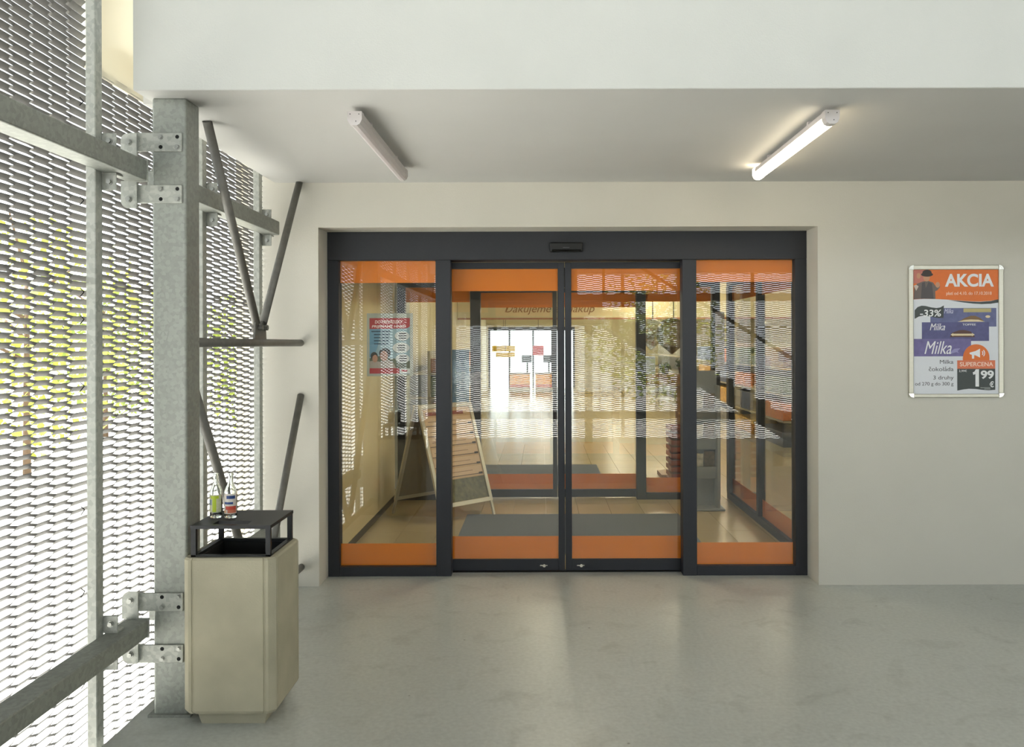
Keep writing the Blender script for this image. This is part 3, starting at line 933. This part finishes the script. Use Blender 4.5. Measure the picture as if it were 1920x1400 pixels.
for k, (dx, dz, s) in enumerate(((0.10, 0.0, 0.055), (0.31, 0.02, 0.06))):
    bm = NB()
    rr = random.Random(k)
    for i in range(90):
        c = Vector((1.39 + dx + rr.gauss(0, s * 0.5), 10.28 + rr.gauss(0, s * 0.5), 1.30 + dz + abs(rr.gauss(0, s * 0.6))))
        a, b = Vector((rr.gauss(0, 1), rr.gauss(0, 1), rr.gauss(0, 1))).normalized() * 0.035, Vector((rr.gauss(0, 1), rr.gauss(0, 1), rr.gauss(0, 1))).normalized() * 0.02
        bm.faces.new([bm.verts.new(c + v) for v in (a, b, -a, -b)])
    pt = thing('potted_herb', ('left', 'right')[k] + ' small green plant on the wooden display stand', 'plant', (1.39 + dx, 10.28, 1.24), 0, 'plants on the wooden stand')
    obj('pot', lathe(NB(), [(0.04, 0), (0.055, 0.08)], 1.39 + dx, 10.28, 1.24, n=14), mat('pot_brown', (110, 84, 60), 0.7), pt)
    obj('leaves', bm, mat('herb_green', (84, 100, 48), 0.6, var=0.3, scale=40), pt)['kind'] = 'stuff'
tag(obj('pale_carton', bx(1.18, 1.36, 10.18, 10.36, 1.24, 1.45, bev=0.006), mat('pale_blue_card', (206, 216, 232), 0.5, var=0.06, scale=6)), 'pale blue carton at the left end of the wooden display stand', 'carton')
SILV = mat('silver_foil', (214, 210, 196), 0.22, metal=0.75, var=0.15, scale=8)
for (x, y, z, rad, m, lab) in ((1.32, 10.26, 1.735, 0.165, SILV, 'round silver foil balloon hanging behind the inner door'),
                               (1.50, 9.80, 1.715, 0.185, mat('foil_dark', (112, 100, 84), 0.3, metal=0.4, var=0.3, scale=9), 'dark foil balloon with a picture panel hanging by a black cord')):
    r = thing('foil_balloon', lab, 'balloon', (x, y, z - rad))
    bm = NB()
    prof = [(0.01, -rad * 1.25), (rad * 0.35, -rad * 1.0)] + [(rad * math.cos(a), rad * math.sin(a)) for a in [math.radians(-50 + 10 * i) for i in range(14)]] + [(0.012, rad)]
    lathe(bm, prof, 0, 0, 0, n=24)
    for v in bm.verts:
        v.co = Vector((x + v.co.x, y + v.co.y * 0.62, z + v.co.z))
    b_ = obj('foil_body', bm, m, r)
    obj('cord', tube(NB(), (x + 0.02, y, z + rad), (x + 0.02, y, 3.0), 0.006, n=8), ANTH, r)
    if m is not SILV:
        obj('picture_panel', bx(x - 0.115, x + 0.10, y - 0.128, y - 0.10, z - 0.15, z + 0.125, bev=0.008), mat('picture_print', (150, 134, 112), 0.45, var=0.3, scale=12), b_)
r = thing('banner_stand', 'blue and white standing banner left of the shop aisle', 'banner', (-1.18, 12.2, 0))
obj('foot', bx(-1.36, -1.0, 12.1, 12.3, 0, 0.03), GREY, r)
obj('pole', bx(-1.19, -1.17, 12.2, 12.22, 0.03, 1.5), GREY, r)
obj('print', bx(-1.33, -1.03, 12.19, 12.2, 0.45, 1.52), mat('banner_blue', (90, 130, 176), 0.5, var=0.5, scale=3), r)
r = thing('shop_column', 'pale round-edged shop column left of the aisle', 'column', (-1.72, 9.6, 0))
obj('shaft', bx(-1.84, -1.50, 9.45, 9.75, 0, 3.0, bev=0.03, seg=3), mat('column_paleblue', (196, 206, 204), 0.5, var=0.02), r)

# ================================================================== WALL POSTER
SP = 0.0035525 / 4.83
PX0, PZ0 = 2.441, 2.128
def QX(x): return PX0 + (x - 55) * SP
def QZ(z): return PZ0 - (z - 92) * SP
yP = Y_WALL
r = thing('poster_frame', 'framed price poster with orange heading hanging on the plaster wall', 'poster', (2.755, Y_WALL, 1.236))
obj('back_board', bx(QX(60), QX(912), yP - 0.006, yP, QZ(1288), QZ(97)), ALU, r)
fw = 46
for (a, b, c, d) in ((100, 870, 94, 135), (100, 870, 1258, 1290)):
    obj('frame_profile', bx(QX(a), QX(b), yP - 0.016, yP - 0.004, QZ(d), QZ(c), bev=0.004, seg=2), ALU, r)
for (a, b) in ((57, 100), (870, 914)):
    obj('frame_profile', bx(QX(a), QX(b), yP - 0.016, yP - 0.004, QZ(1252), QZ(132), bev=0.004, seg=2), ALU, r)
for (sx_, sz_) in ((0, 0), (1, 0), (0, 1), (1, 1)):
    cxx, czz = (100, 870)[sx_], (135, 1252)[sz_]
    dx, dz = (-44, 44)[sx_], (-41, 38)[sz_]
    pts = [(cxx, czz), (cxx + dx, czz)] + [(cxx + dx * math.cos(a), czz + dz * math.sin(a)) for a in [math.radians(15 * i) for i in range(1, 6)]] + [(cxx, czz + dz)]
    obj('corner_cap', prism(NB(), [(QX(x), QZ(z)) for x, z in pts], yP - 0.0175, yP - 0.004), CHROME, r)
sh = obj('print_sheet', bx(QX(98), QX(872), yP - 0.0075, yP - 0.006, QZ(1262), QZ(133)), PAPER, r)
def q(name, m, pts, lift):
    return obj(name, prism(NB(), [(QX(x), QZ(z)) for x, z in pts], yP - 0.0075 - lift, yP - 0.0073), m, sh)
def rect(a, b, c, d):
    return [(a, c), (b, c), (b, d), (a, d)]
OR, DK, WH = ink('poster_orange', (226, 116, 44)), ink('poster_dark', (66, 72, 70)), ink('poster_white', (236, 236, 236))
q('orange_heading', OR, [(100, 135), (870, 135), (870, 404), (800, 418), (700, 424), (600, 421), (500, 413), (400, 405), (300, 400), (200, 398), (100, 404)], 0.0002)
q('dark_swoosh', DK, [(420, 409), (500, 415), (600, 423), (700, 427), (800, 420), (870, 403), (870, 434), (800, 444), (720, 447), (640, 442), (540, 430)], 0.0003)
q('pink_ground', ink('poster_pink', (196, 120, 104)), rect(101, 200, 136, 260), 0.0003)
q('figure_coat', ink('poster_coat', (110, 96, 90)), [(105, 390), (110, 300), (135, 262), (190, 240), (240, 236), (280, 250), (305, 285), (330, 270), (345, 290), (320, 320), (300, 330), (302, 400), (200, 397), (105, 402)], 0.0004)
q('figure_vest', ink('poster_vest', (82, 76, 76)), [(180, 255), (205, 245), (215, 300), (240, 245), (270, 258), (285, 398), (170, 397)], 0.0006)
q('figure_sleeve', ink('poster_sleeve', (204, 188, 176)), [(105, 280), (128, 270), (150, 285), (128, 325)], 0.0006)
q('figure_face', ink('poster_skin', (198, 146, 112)), ell(222, 205, 30, 36), 0.0006)
q('figure_hand', ink('poster_skin', (198, 146, 112)), ell(322, 272, 20, 26), 0.0007)
q('figure_hand', ink('poster_skin', (198, 146, 112)), ell(150, 190, 18, 26), 0.0006)
q('figure_hat', ink('poster_hat', (56, 46, 40)), ell(226, 178, 54, 20), 0.0008)
q('figure_hat_crown', ink('poster_hat', (56, 46, 40)), ell(226, 160, 42, 24), 0.0009)
PURP, PURP2, PURP3 = mat('pack_lilac', (112, 104, 152), 0.5, var=0.16, scale=30), mat('pack_violet', (88, 88, 132), 0.5, var=0.16, scale=30), mat('pack_blue', (102, 106, 146), 0.5, var=0.16, scale=30)
def pack(a, b, c, d, m, lift, tagname):
    return q(tagname, m, rect(a, b, c, d), lift)
pack(255, 852, 482, 650, PURP3, 0.0003, 'chocolate_pack')
q('pack_label', ink('pack_khaki', (190, 176, 122)), rect(555, 805, 486, 520), 0.0005)
q('pack_picture', ink('pack_brown', (130, 100, 66)), [(520, 600), (560, 575), (620, 552), (660, 552), (710, 575), (740, 600)], 0.0005)
q('pack_picture_light', ink('pack_cream', (226, 208, 170)), [(500, 606), (560, 590), (620, 585), (690, 588), (750, 606)], 0.0006)
q('pack_picture_light', ink('pack_cream', (226, 208, 170)), ell(775, 560, 22, 12), 0.0006)
pack(178, 785, 610, 780, PURP2, 0.0008, 'chocolate_pack')
q('pack_picture', ink('pack_choc', (92, 62, 54)), [(430, 745), (450, 705), (520, 682), (560, 680), (620, 695), (660, 745)], 0.0010)
q('pack_picture_light', ink('pack_cream', (226, 208, 170)), [(438, 722), (460, 708), (460, 714), (630, 714), (630, 708), (656, 722), (630, 738), (630, 732), (460, 732), (460, 738)], 0.0012)
pack(106, 622, 760, 918, PURP, 0.0013, 'chocolate_pack')
q('price_flag', DK, [(114, 578), (114, 500), (140, 472), (175, 460), (210, 462), (260, 475), (310, 482), (345, 476), (377, 458), (372, 570), (330, 572), (255, 560), (225, 552), (185, 550), (150, 558)], 0.0016)
q('pack_swirl', ink('pack_lilac_light', (150, 146, 190)), [(420, 890), (470, 850), (525, 845), (500, 870), (510, 890), (490, 880), (440, 895)], 0.0015)
q('offer_dome', OR, [(548, 958), (548, 930)] + [(668 + 119 * math.cos(a), 928 - 118 * math.sin(a)) for a in [math.pi - math.pi * i / 20 for i in range(21)]] + [(787, 958)], 0.0018)
q('offer_band', ink('poster_salmon', (222, 122, 84)), rect(497, 839, 955, 1031), 0.0019)
q('price_field', DK, [(497, 1031), (839, 1031), (839, 1222), (780, 1226), (720, 1222), (660, 1214), (600, 1212), (550, 1218), (497, 1228)], 0.0019)
q('megaphone', WH, [(628, 880), (660, 872), (702, 850), (702, 930), (660, 910), (650, 908), (648, 940), (630, 940), (628, 905), (612, 900), (606, 892), (612, 884)], 0.0021)
for rad in (26, 42):
    q('sound_wave', WH, [(706 + rad * math.cos(a), 890 - rad * math.sin(a)) for a in [math.radians(-45 + 10 * i) for i in range(10)]] + [(706 + (rad - 8) * math.cos(a), 890 - (rad - 8) * math.sin(a)) for a in [math.radians(45 - 10 * i) for i in range(10)]], 0.0021)
def tx(body, xa, xb, zb, h, m, lift, bold=0.0, shear=0.0, align='LEFT'):
    return text_mesh(body, 0.05, m, sh, loc=(QX(xa if align == 'LEFT' else xb), yP - 0.0075 - lift, QZ(zb)), align=align,
                     width=(xb - xa) * SP, height=h * SP, bold=bold, shear=shear)
tx('AKCIA', 388, 830, 284, 118, WH, 0.0006, bold=0.0016)
tx('platí od 4.10. do 17.10.2018', 400, 810, 362, 38, ink('poster_peach', (246, 206, 180)), 0.0006, bold=0.0006)
tx('-33%', 160, 352, 556, 62, WH, 0.0020, bold=0.0008, shear=0.1)
tx('Milka', 380, 462, 530, 42, ink('pack_print', (206, 206, 226)), 0.0007, shear=0.35)
tx('Milka', 250, 388, 682, 62, WH, 0.0011, shear=0.35)
tx('TOFFEE', 545, 665, 640, 18, WH, 0.0011)
tx('Milka', 200, 446, 896, 116, WH, 0.0017, shear=0.35)
TXT = ink('poster_text', (84, 86, 88))
tx('Milka', 340, 462, 985, 35, TXT, 0.0003)
tx('cokolada', 240, 463, 1051, 36, TXT, 0.0003, bold=0.0001)
q('caron', TXT, [(243, 1012), (248, 1012), (252, 1017), (256, 1012), (261, 1012), (254, 1023), (250, 1023)], 0.0003)
q('acute', TXT, [(384, 1023), (392, 1010), (398, 1012), (389, 1023)], 0.0003)
tx('3 druhy', 280, 464, 1127, 46, TXT, 0.0003, bold=0.0001)
tx('od 270 g do 300 g', 115, 462, 1181, 40, TXT, 0.0003, bold=0.0001)
tx('SUPERCENA', 520, 820, 1008, 38, ink('poster_peach2', (250, 222, 204)), 0.0022, bold=0.0004)
q('price_digit', WH, [(664, 1036), (692, 1036), (692, 1192), (660, 1192), (660, 1080), (640, 1086), (636, 1064), (652, 1056)], 0.0022)
tx('99', 708, 826, 1118, 76, WH, 0.0022, bold=0.0016)
tx('€', 788, 826, 1197, 54, WH, 0.0022, bold=0.001)
tx('2,99€', 510, 582, 1060, 24, WH, 0.0022)
q('small_print', ink('poster_grey', (160, 164, 160)), rect(705, 795, 1200, 1206), 0.0021)
q('small_print', ink('poster_grey', (160, 164, 160)), rect(740, 795, 1212, 1217), 0.0021)

# ================================================================== CEILING BATTENS
def batten(x, lit, label):
    y0, y1, zb, zt, w = 3.85, 5.18, 2.604, 2.662, 0.031
    r = thing('batten_lamp', label, 'lamp', (x, 4.5, SOF), 0, 'linear lamps under the soffit')
    prof = [(x - w, zt), (x - w, zb + 0.026), (x - w * 0.72, zb + 0.007), (x - w * 0.3, zb), (x + w * 0.3, zb), (x + w * 0.72, zb + 0.007), (x + w, zb + 0.026), (x + w, zt)]
    obj('housing', bx(x - w, x + w, y0 + 0.05, y1 - 0.05, zt - 0.024, zt + 0.004, bev=0.003), LAMPW, r)
    dprof = [(a, min(b, zt - 0.024)) for a, b in prof]
    obj('diffuser', prism(NB(), dprof, y0 + 0.05, y1 - 0.05), LAMPON if lit else LAMPD, r)
    k = 1.06
    eprof = [(x + (a - x) * k, b - 0.001 if b < zt - 0.02 else b + 0.004) for a, b in prof]
    for (a, b) in ((y0, y0 + 0.05), (y1 - 0.05, y1)):
        e = obj('end_cap', prism(NB(), eprof, a, b), LAMPON if (lit and a > 5) else LAMPW, r)
        if a < 4.5:
            bm = NB()
            for (dx, dz) in ((-0.02, 0.02), (0.02, 0.02), (0.006, -0.012)):
                tube(bm, (x + dx, a - 0.002, (zb + zt) / 2 + dz), (x + dx, a, (zb + zt) / 2 + dz), 0.0022, n=8)
            obj('screws', bm, HOLE, e)['kind'] = 'stuff'
    for yy in (4.15, 4.88):
        bm = NB()
        box(bm, x - 0.02, x + 0.02, yy - 0.012, yy + 0.012, zt, SOF)
        obj('mounting_clip', bm, LAMPW, r)
    return r
batten(-0.84, False, 'unlit white linear lamp under the soffit above the left side light')
batten(1.317, True, 'lit linear lamp glowing warm white under the soffit on the right')

# ================================================================== LITTER BIN
r = thing('litter_bin', 'square pale concrete litter bin with black metal roof frame beside the column', 'litter bin', (-1.318, 3.775, 0))
bx0, bx1, by0, by1 = -1.513, -1.125, 3.585, 3.968
def bin_outline(x0, x1, y0, y1, ch, notch):
    pts = []
    corners = [((x0, y0), (1, 0), (0, 1)), ((x1, y0), (0, 1), (-1, 0)), ((x1, y1), (-1, 0), (0, -1)), ((x0, y1), (0, -1), (1, 0))]
    for (c, d_out, d_in) in corners:
        # arrives along -d_in side, leaves along d_out; outward normals are -d_in for the leaving side, -d_out for the arriving one
        c = Vector(c); o = Vector(d_out); i = Vector(d_in)
        if notch:
            pts += [c + i * (ch + 0.022), c + i * (ch + 0.020) + o * 0.004, c + i * (ch + 0.014) + o * 0.004, c + i * (ch + 0.012)]
        pts += [c + i * ch, c + o * ch]
        if notch:
            pts += [c + o * (ch + 0.012), c + o * (ch + 0.014) + i * 0.004, c + o * (ch + 0.020) + i * 0.004, c + o * (ch + 0.022)]
    return [(p.x, p.y) for p in pts]
out = bin_outline(bx0, bx1, by0, by1, 0.026, True)
inn = [(bx0 + 0.035, by0 + 0.035), (bx1 - 0.035, by0 + 0.035), (bx1 - 0.035, by1 - 0.035), (bx0 + 0.035, by1 - 0.035)]
bm = NB()
A = [bm.verts.new((x, y, 0.075)) for x, y in out]
A0 = [bm.verts.new((-1.319 + (x + 1.319) * 0.965, 3.7765 + (y - 3.7765) * 0.965, 0.062)) for x, y in out]
B = [bm.verts.new((x, y, 0.708)) for x, y in out]
B2 = [bm.verts.new((-1.319 + (x + 1.319) * 0.975, 3.7765 + (y - 3.7765) * 0.975, 0.717)) for x, y in out]
n = len(out)
for P_, Q_ in ((A0, A), (A, B), (B, B2)):
    for i in range(n):
        bm.faces.new((P_[i], P_[(i + 1) % n], Q_[(i + 1) % n], Q_[i]))
bm.faces.new(A0[::-1])
I1 = [bm.verts.new((x, y, 0.717)) for x, y in inn]
I0 = [bm.verts.new((x, y, 0.30)) for x, y in inn]
for i in range(4):
    bm.faces.new((I1[i], I0[i], I0[(i + 1) % 4], I1[(i + 1) % 4]))
bm.faces.new(I0)
# rim between outline and the square mouth
es = []
for L_ in (B2, I1):
    for i in range(len(L_)):
        es.append(bm.edges.get((L_[i], L_[(i + 1) % len(L_)])) or bm.edges.new((L_[i], L_[(i + 1) % len(L_)])))
bmesh.ops.triangle_fill(bm, edges=es, use_beauty=True, use_dissolve=False)
obj('concrete_body', bm, CONC, r)
bm = NB()
pb_ = [(-1.319 + sx_ * 0.150, 3.7765 + sy_ * 0.150) for sx_, sy_ in ((-1, -1), (1, -1), (1, 1), (-1, 1))]
bt_ = [(-1.319 + sx_ * 0.135, 3.7765 + sy_ * 0.135) for sx_, sy_ in ((-1, -1), (1, -1), (1, 1), (-1, 1))]
T_ = [bm.verts.new((x, y, 0.064)) for x, y in pb_]
U_ = [bm.verts.new((x, y, 0.0)) for x, y in bt_]
for i in range(4):
    bm.faces.new((T_[i], T_[(i + 1) % 4], U_[(i + 1) % 4], U_[i]))
bm.faces.new(T_); bm.faces.new(U_[::-1])
obj('plinth', bm, CONC, r)
# liner and frame
fx0, fx1, fy0, fy1 = -1.486, -1.150, 3.612, 3.940
bm = NB()
for (a, b, c, d) in ((fx0, fx1, fy0, fy0 + 0.02), (fx0, fx1, fy1 - 0.02, fy1), (fx0, fx0 + 0.02, fy0, fy1), (fx1 - 0.02, fx1, fy0, fy1)):
    box(bm, a, b, c, d, 0.706, 0.724)
obj('rim_frame', bm, BLACKM, r)
bm = NB()
for (a, b, c, d) in ((fx0 + 0.022, fx1 - 0.022, fy0 + 0.022, fy0 + 0.026), (fx0 + 0.022, fx1 - 0.022, fy1 - 0.026, fy1 - 0.022), (fx0 + 0.022, fx0 + 0.026, fy0 + 0.026, fy1 - 0.026), (fx1 - 0.026, fx1 - 0.022, fy0 + 0.026, fy1 - 0.026)):
    box(bm, a, b, c, d, 0.32, 0.712)
box(bm, fx0 + 0.022, fx1 - 0.022, fy0 + 0.022, fy1 - 0.022, 0.31, 0.32)
obj('liner', bm, LINER, r)
for (x, y) in ((fx0, fy0), (fx1 - 0.02, fy0), (fx0, fy1 - 0.02), (fx1 - 0.02, fy1 - 0.02)):
    obj('frame_post', bx(x, x + 0.02, y, y + 0.02, 0.724, 0.836), BLACKM, r)
bm = NB()
hx0, hx1, hy0, hy1 = -1.405, -1.255, 3.640, 3.705     # ash slot in the roof plate
for (a, b, c, d) in ((fx0 - 0.002, fx1 + 0.002, fy0 - 0.002, hy0), (fx0 - 0.002, fx1 + 0.002, hy1, fy1 + 0.002), (fx0 - 0.002, hx0, hy0, hy1), (hx1, fx1 + 0.002, hy0, hy1)):
    box(bm, a, b, c, d, 0.836, 0.850)
obj('roof_plate', bm, BLACKM, r)

# bottles ---------------------------------------------------------------------------
def bottle(x, y, label, kind):
    r = thing('glass_bottle', label, 'bottle', (x, y, 0.850), 0, 'bottles left on the bin roof')
    prof = [(0.022, 0.0), (0.026, 0.003), (0.0268, 0.010), (0.0268, 0.112), (0.0262, 0.120), (0.021, 0.134), (0.014, 0.148), (0.0115, 0.160), (0.0105, 0.186), (0.0125, 0.188), (0.0125, 0.196), (0.010, 0.198)]
    inner = [(max(a - 0.0028, 0.004), b if b > 0.01 else 0.010) for a, b in prof[2:]]
    obj('glass_body', lathe(NB(), prof + inner[::-1], x, y, 0.8502, n=32), GLASS_B, r)
    def band(z0, z1, a0, a1, m, rad=0.0274, name='paper_label', parent=None):
        bm = NB()
        N = 16
        o, i_ = [], []
        for k in range(N + 1):
            t = math.radians(a0 + (a1 - a0) * k / N)
            o.append((x + rad * math.sin(t), y - rad * math.cos(t)))
            i_.append((x + (rad - 0.0006) * math.sin(t), y - (rad - 0.0006) * math.cos(t)))
        prism(bm, o + i_[::-1], 0.85 + z0, 0.85 + z1, axis='z')
        for f in bm.faces: f.smooth = False
        return obj(name, bm, m, parent or r)
    if kind == 'green':
        lb = band(0.028, 0.105, -75, 75, mat('label_silvergreen', (190, 190, 160), 0.5, var=0.15, scale=90))
        band(0.030, 0.100, -12, 22, ink('label_lime', (172, 190, 40)), 0.0279, 'label_print', lb)
        band(0.088, 0.100, -30, 45, ink('label_lime', (172, 190, 40)), 0.0279, 'label_print', lb)
        band(0.060, 0.085, -60, -18, ink('label_greyblue', (130, 140, 150)), 0.0279, 'label_print', lb)
    else:
        lb = band(0.022, 0.110, -80, 80, mat('label_white', (214, 206, 196), 0.5, var=0.06, scale=90))
        band(0.088, 0.102, -20, 60, ink('label_navy', (30, 62, 120)), 0.0279, 'label_print', lb)
        band(0.064, 0.074, -45, 40, ink('label_navy', (30, 62, 120)), 0.0279, 'label_print', lb)
        band(0.040, 0.056, -30, 70, ink('label_red', (196, 70, 48)), 0.0279, 'label_print', lb)
        band(0.026, 0.038, -70, -25, ink('label_orange', (226, 180, 140)), 0.0279, 'label_print', lb)
        band(0.026, 0.040, -10, 70, ink('label_rust', (196, 110, 80)), 0.0279, 'label_print', lb)
    return r
bottle(-1.441, 3.775, 'empty clear bottle with a lime green label on the bin roof', 'green')
bottle(-1.374, 3.770, 'empty clear bottle with a blue and red label on the bin roof', 'red')

# ================================================================== BEHIND THE VIEWPOINT (mirrored in the glass)
r = thing('concrete_stair', 'concrete stair flight and landing mirrored in the right door glass', 'staircase', (2.4, -1.7, 0))
SC = mat('stair_concrete', (150, 146, 134), 0.85, var=0.08, scale=6, bump=0.1)
y0s, y1s = -2.20, -1.15
top = (0.95, 2.28)
nst, dxs, dzs = 13, 0.285, 2.28 / 13
pts = [(0.95, 1.90)]
pts += [(0.95, 2.28)]
for k in range(nst):
    xk = 0.95 + dxs * k
    zk = 2.28 - dzs * (k + 1)
    pts += [(xk, max(zk, 0.0)), (xk + dxs, max(zk, 0.0))]
pts += [(0.95 + dxs * (nst - 1) - 0.35, 0.0)]
ded = []
for p in pts:
    if not ded or (abs(ded[-1][0] - p[0]) + abs(ded[-1][1] - p[1])) > 1e-5: ded.append(p)
obj('flight', prism(NB(), ded, y0s, y1s), SC, r)
obj('landing', bx(-1.66, 0.95, y0s, y1s, 1.90, 2.28), SC, r)
obj('landing_parapet', bx(-1.66, 0.60, y0s + 0.02, y0s + 0.14, 2.36, 3.9), SC, r)
for x in (-1.6, -0.5, 0.45):
    obj('parapet_foot', bx(x, x + 0.1, y0s + 0.04, y0s + 0.12, 2.28, 2.36), GALV, r)
for x in (-1.50, 0.70):
    obj('landing_support', bx(x, x + 0.12, -1.75, -1.63, 0, 1.90), GALV, r)
bm = NB()
prism(bm, [(0.95, 2.28), (0.95, 3.18), (0.95 + dxs * nst, 0.90), (0.95 + dxs * nst, 0.84), (0.99, 3.10), (0.99, 2.28)], y1s - 0.05, y1s - 0.01)
obj('handrail', bm, GALV_D, r)

# ================================================================== TREES OUTSIDE
def tree(x, y, h, rad, label, seed, col):
    rr = random.Random(seed)
    r = thing('tree', label, 'tree', (x, y, -0.36), 0, 'trees outside the mesh facade')
    bm = NB()
    tube(bm, (x, y, -0.36), (x, y, h * 0.65), 0.06, 0.03, n=10)
    for k in range(5):
        a = rr.uniform(0, 6.28)
        tube(bm, (x, y, h * 0.35 + 0.08 * k * h), (x + rad * 0.7 * math.cos(a), y + rad * 0.7 * math.sin(a), h * 0.55 + 0.08 * k * h), 0.03, 0.012, n=6)
    obj('trunk', bm, mat('bark', (92, 74, 58), 0.9, var=0.2, scale=20), r)
    V, F = [], []
    for i in range(1500):
        d = Vector((rr.gauss(0, 1), rr.gauss(0, 1), rr.gauss(0, 1))).normalized() * (rr.random() ** 0.4)
        c = Vector((x + d.x * rad, y + d.y * rad, h * 0.45 + d.z * h * 0.47))
        a = Vector((rr.gauss(0, 1), rr.gauss(0, 1), rr.gauss(0, 1))).normalized()
        b = a.orthogonal().normalized()
        s = rr.uniform(0.05, 0.10)
        q_ = len(V)
        V += [c + a * s, c + b * s * 0.55, c - a * s, c - b * s * 0.55]
        F.append((q_, q_ + 1, q_ + 2, q_ + 3))
    me = bpy.data.meshes.new('foliage')
    me.from_pydata([tuple(v) for v in V], [], F)
    me.update()
    o = link_mesh('foliage', me, mat('leaf_%d' % (seed % 2), col, 0.6, var=0.35, scale=6), r)
    if parent_shift := root_loc(r):
        for v in me.vertices: v.co -= parent_shift
    o['kind'] = 'stuff'
tree(-7.6, 12.6, 3.9, 1.9, 'sunlit yellow-green tree seen through the mesh left of the slim post', 10, (150, 164, 60))
tree(-9.3, 18.2, 3.4, 1.5, 'green tree seen through the mesh between slim post and column', 11, (120, 132, 56))
tree(-13.5, 8.0, 4.6, 1.9, 'larger tree farther out beyond the mesh facade', 12, (150, 164, 60))
tree(-5.5, 16.5, 3.0, 1.2, 'small tree seen through the mesh right of the column', 13, (120, 132, 56))
tree(3.0, -10.0, 4.0, 1.8, 'tree behind the viewpoint mirrored in the door glass', 14, (150, 164, 60))
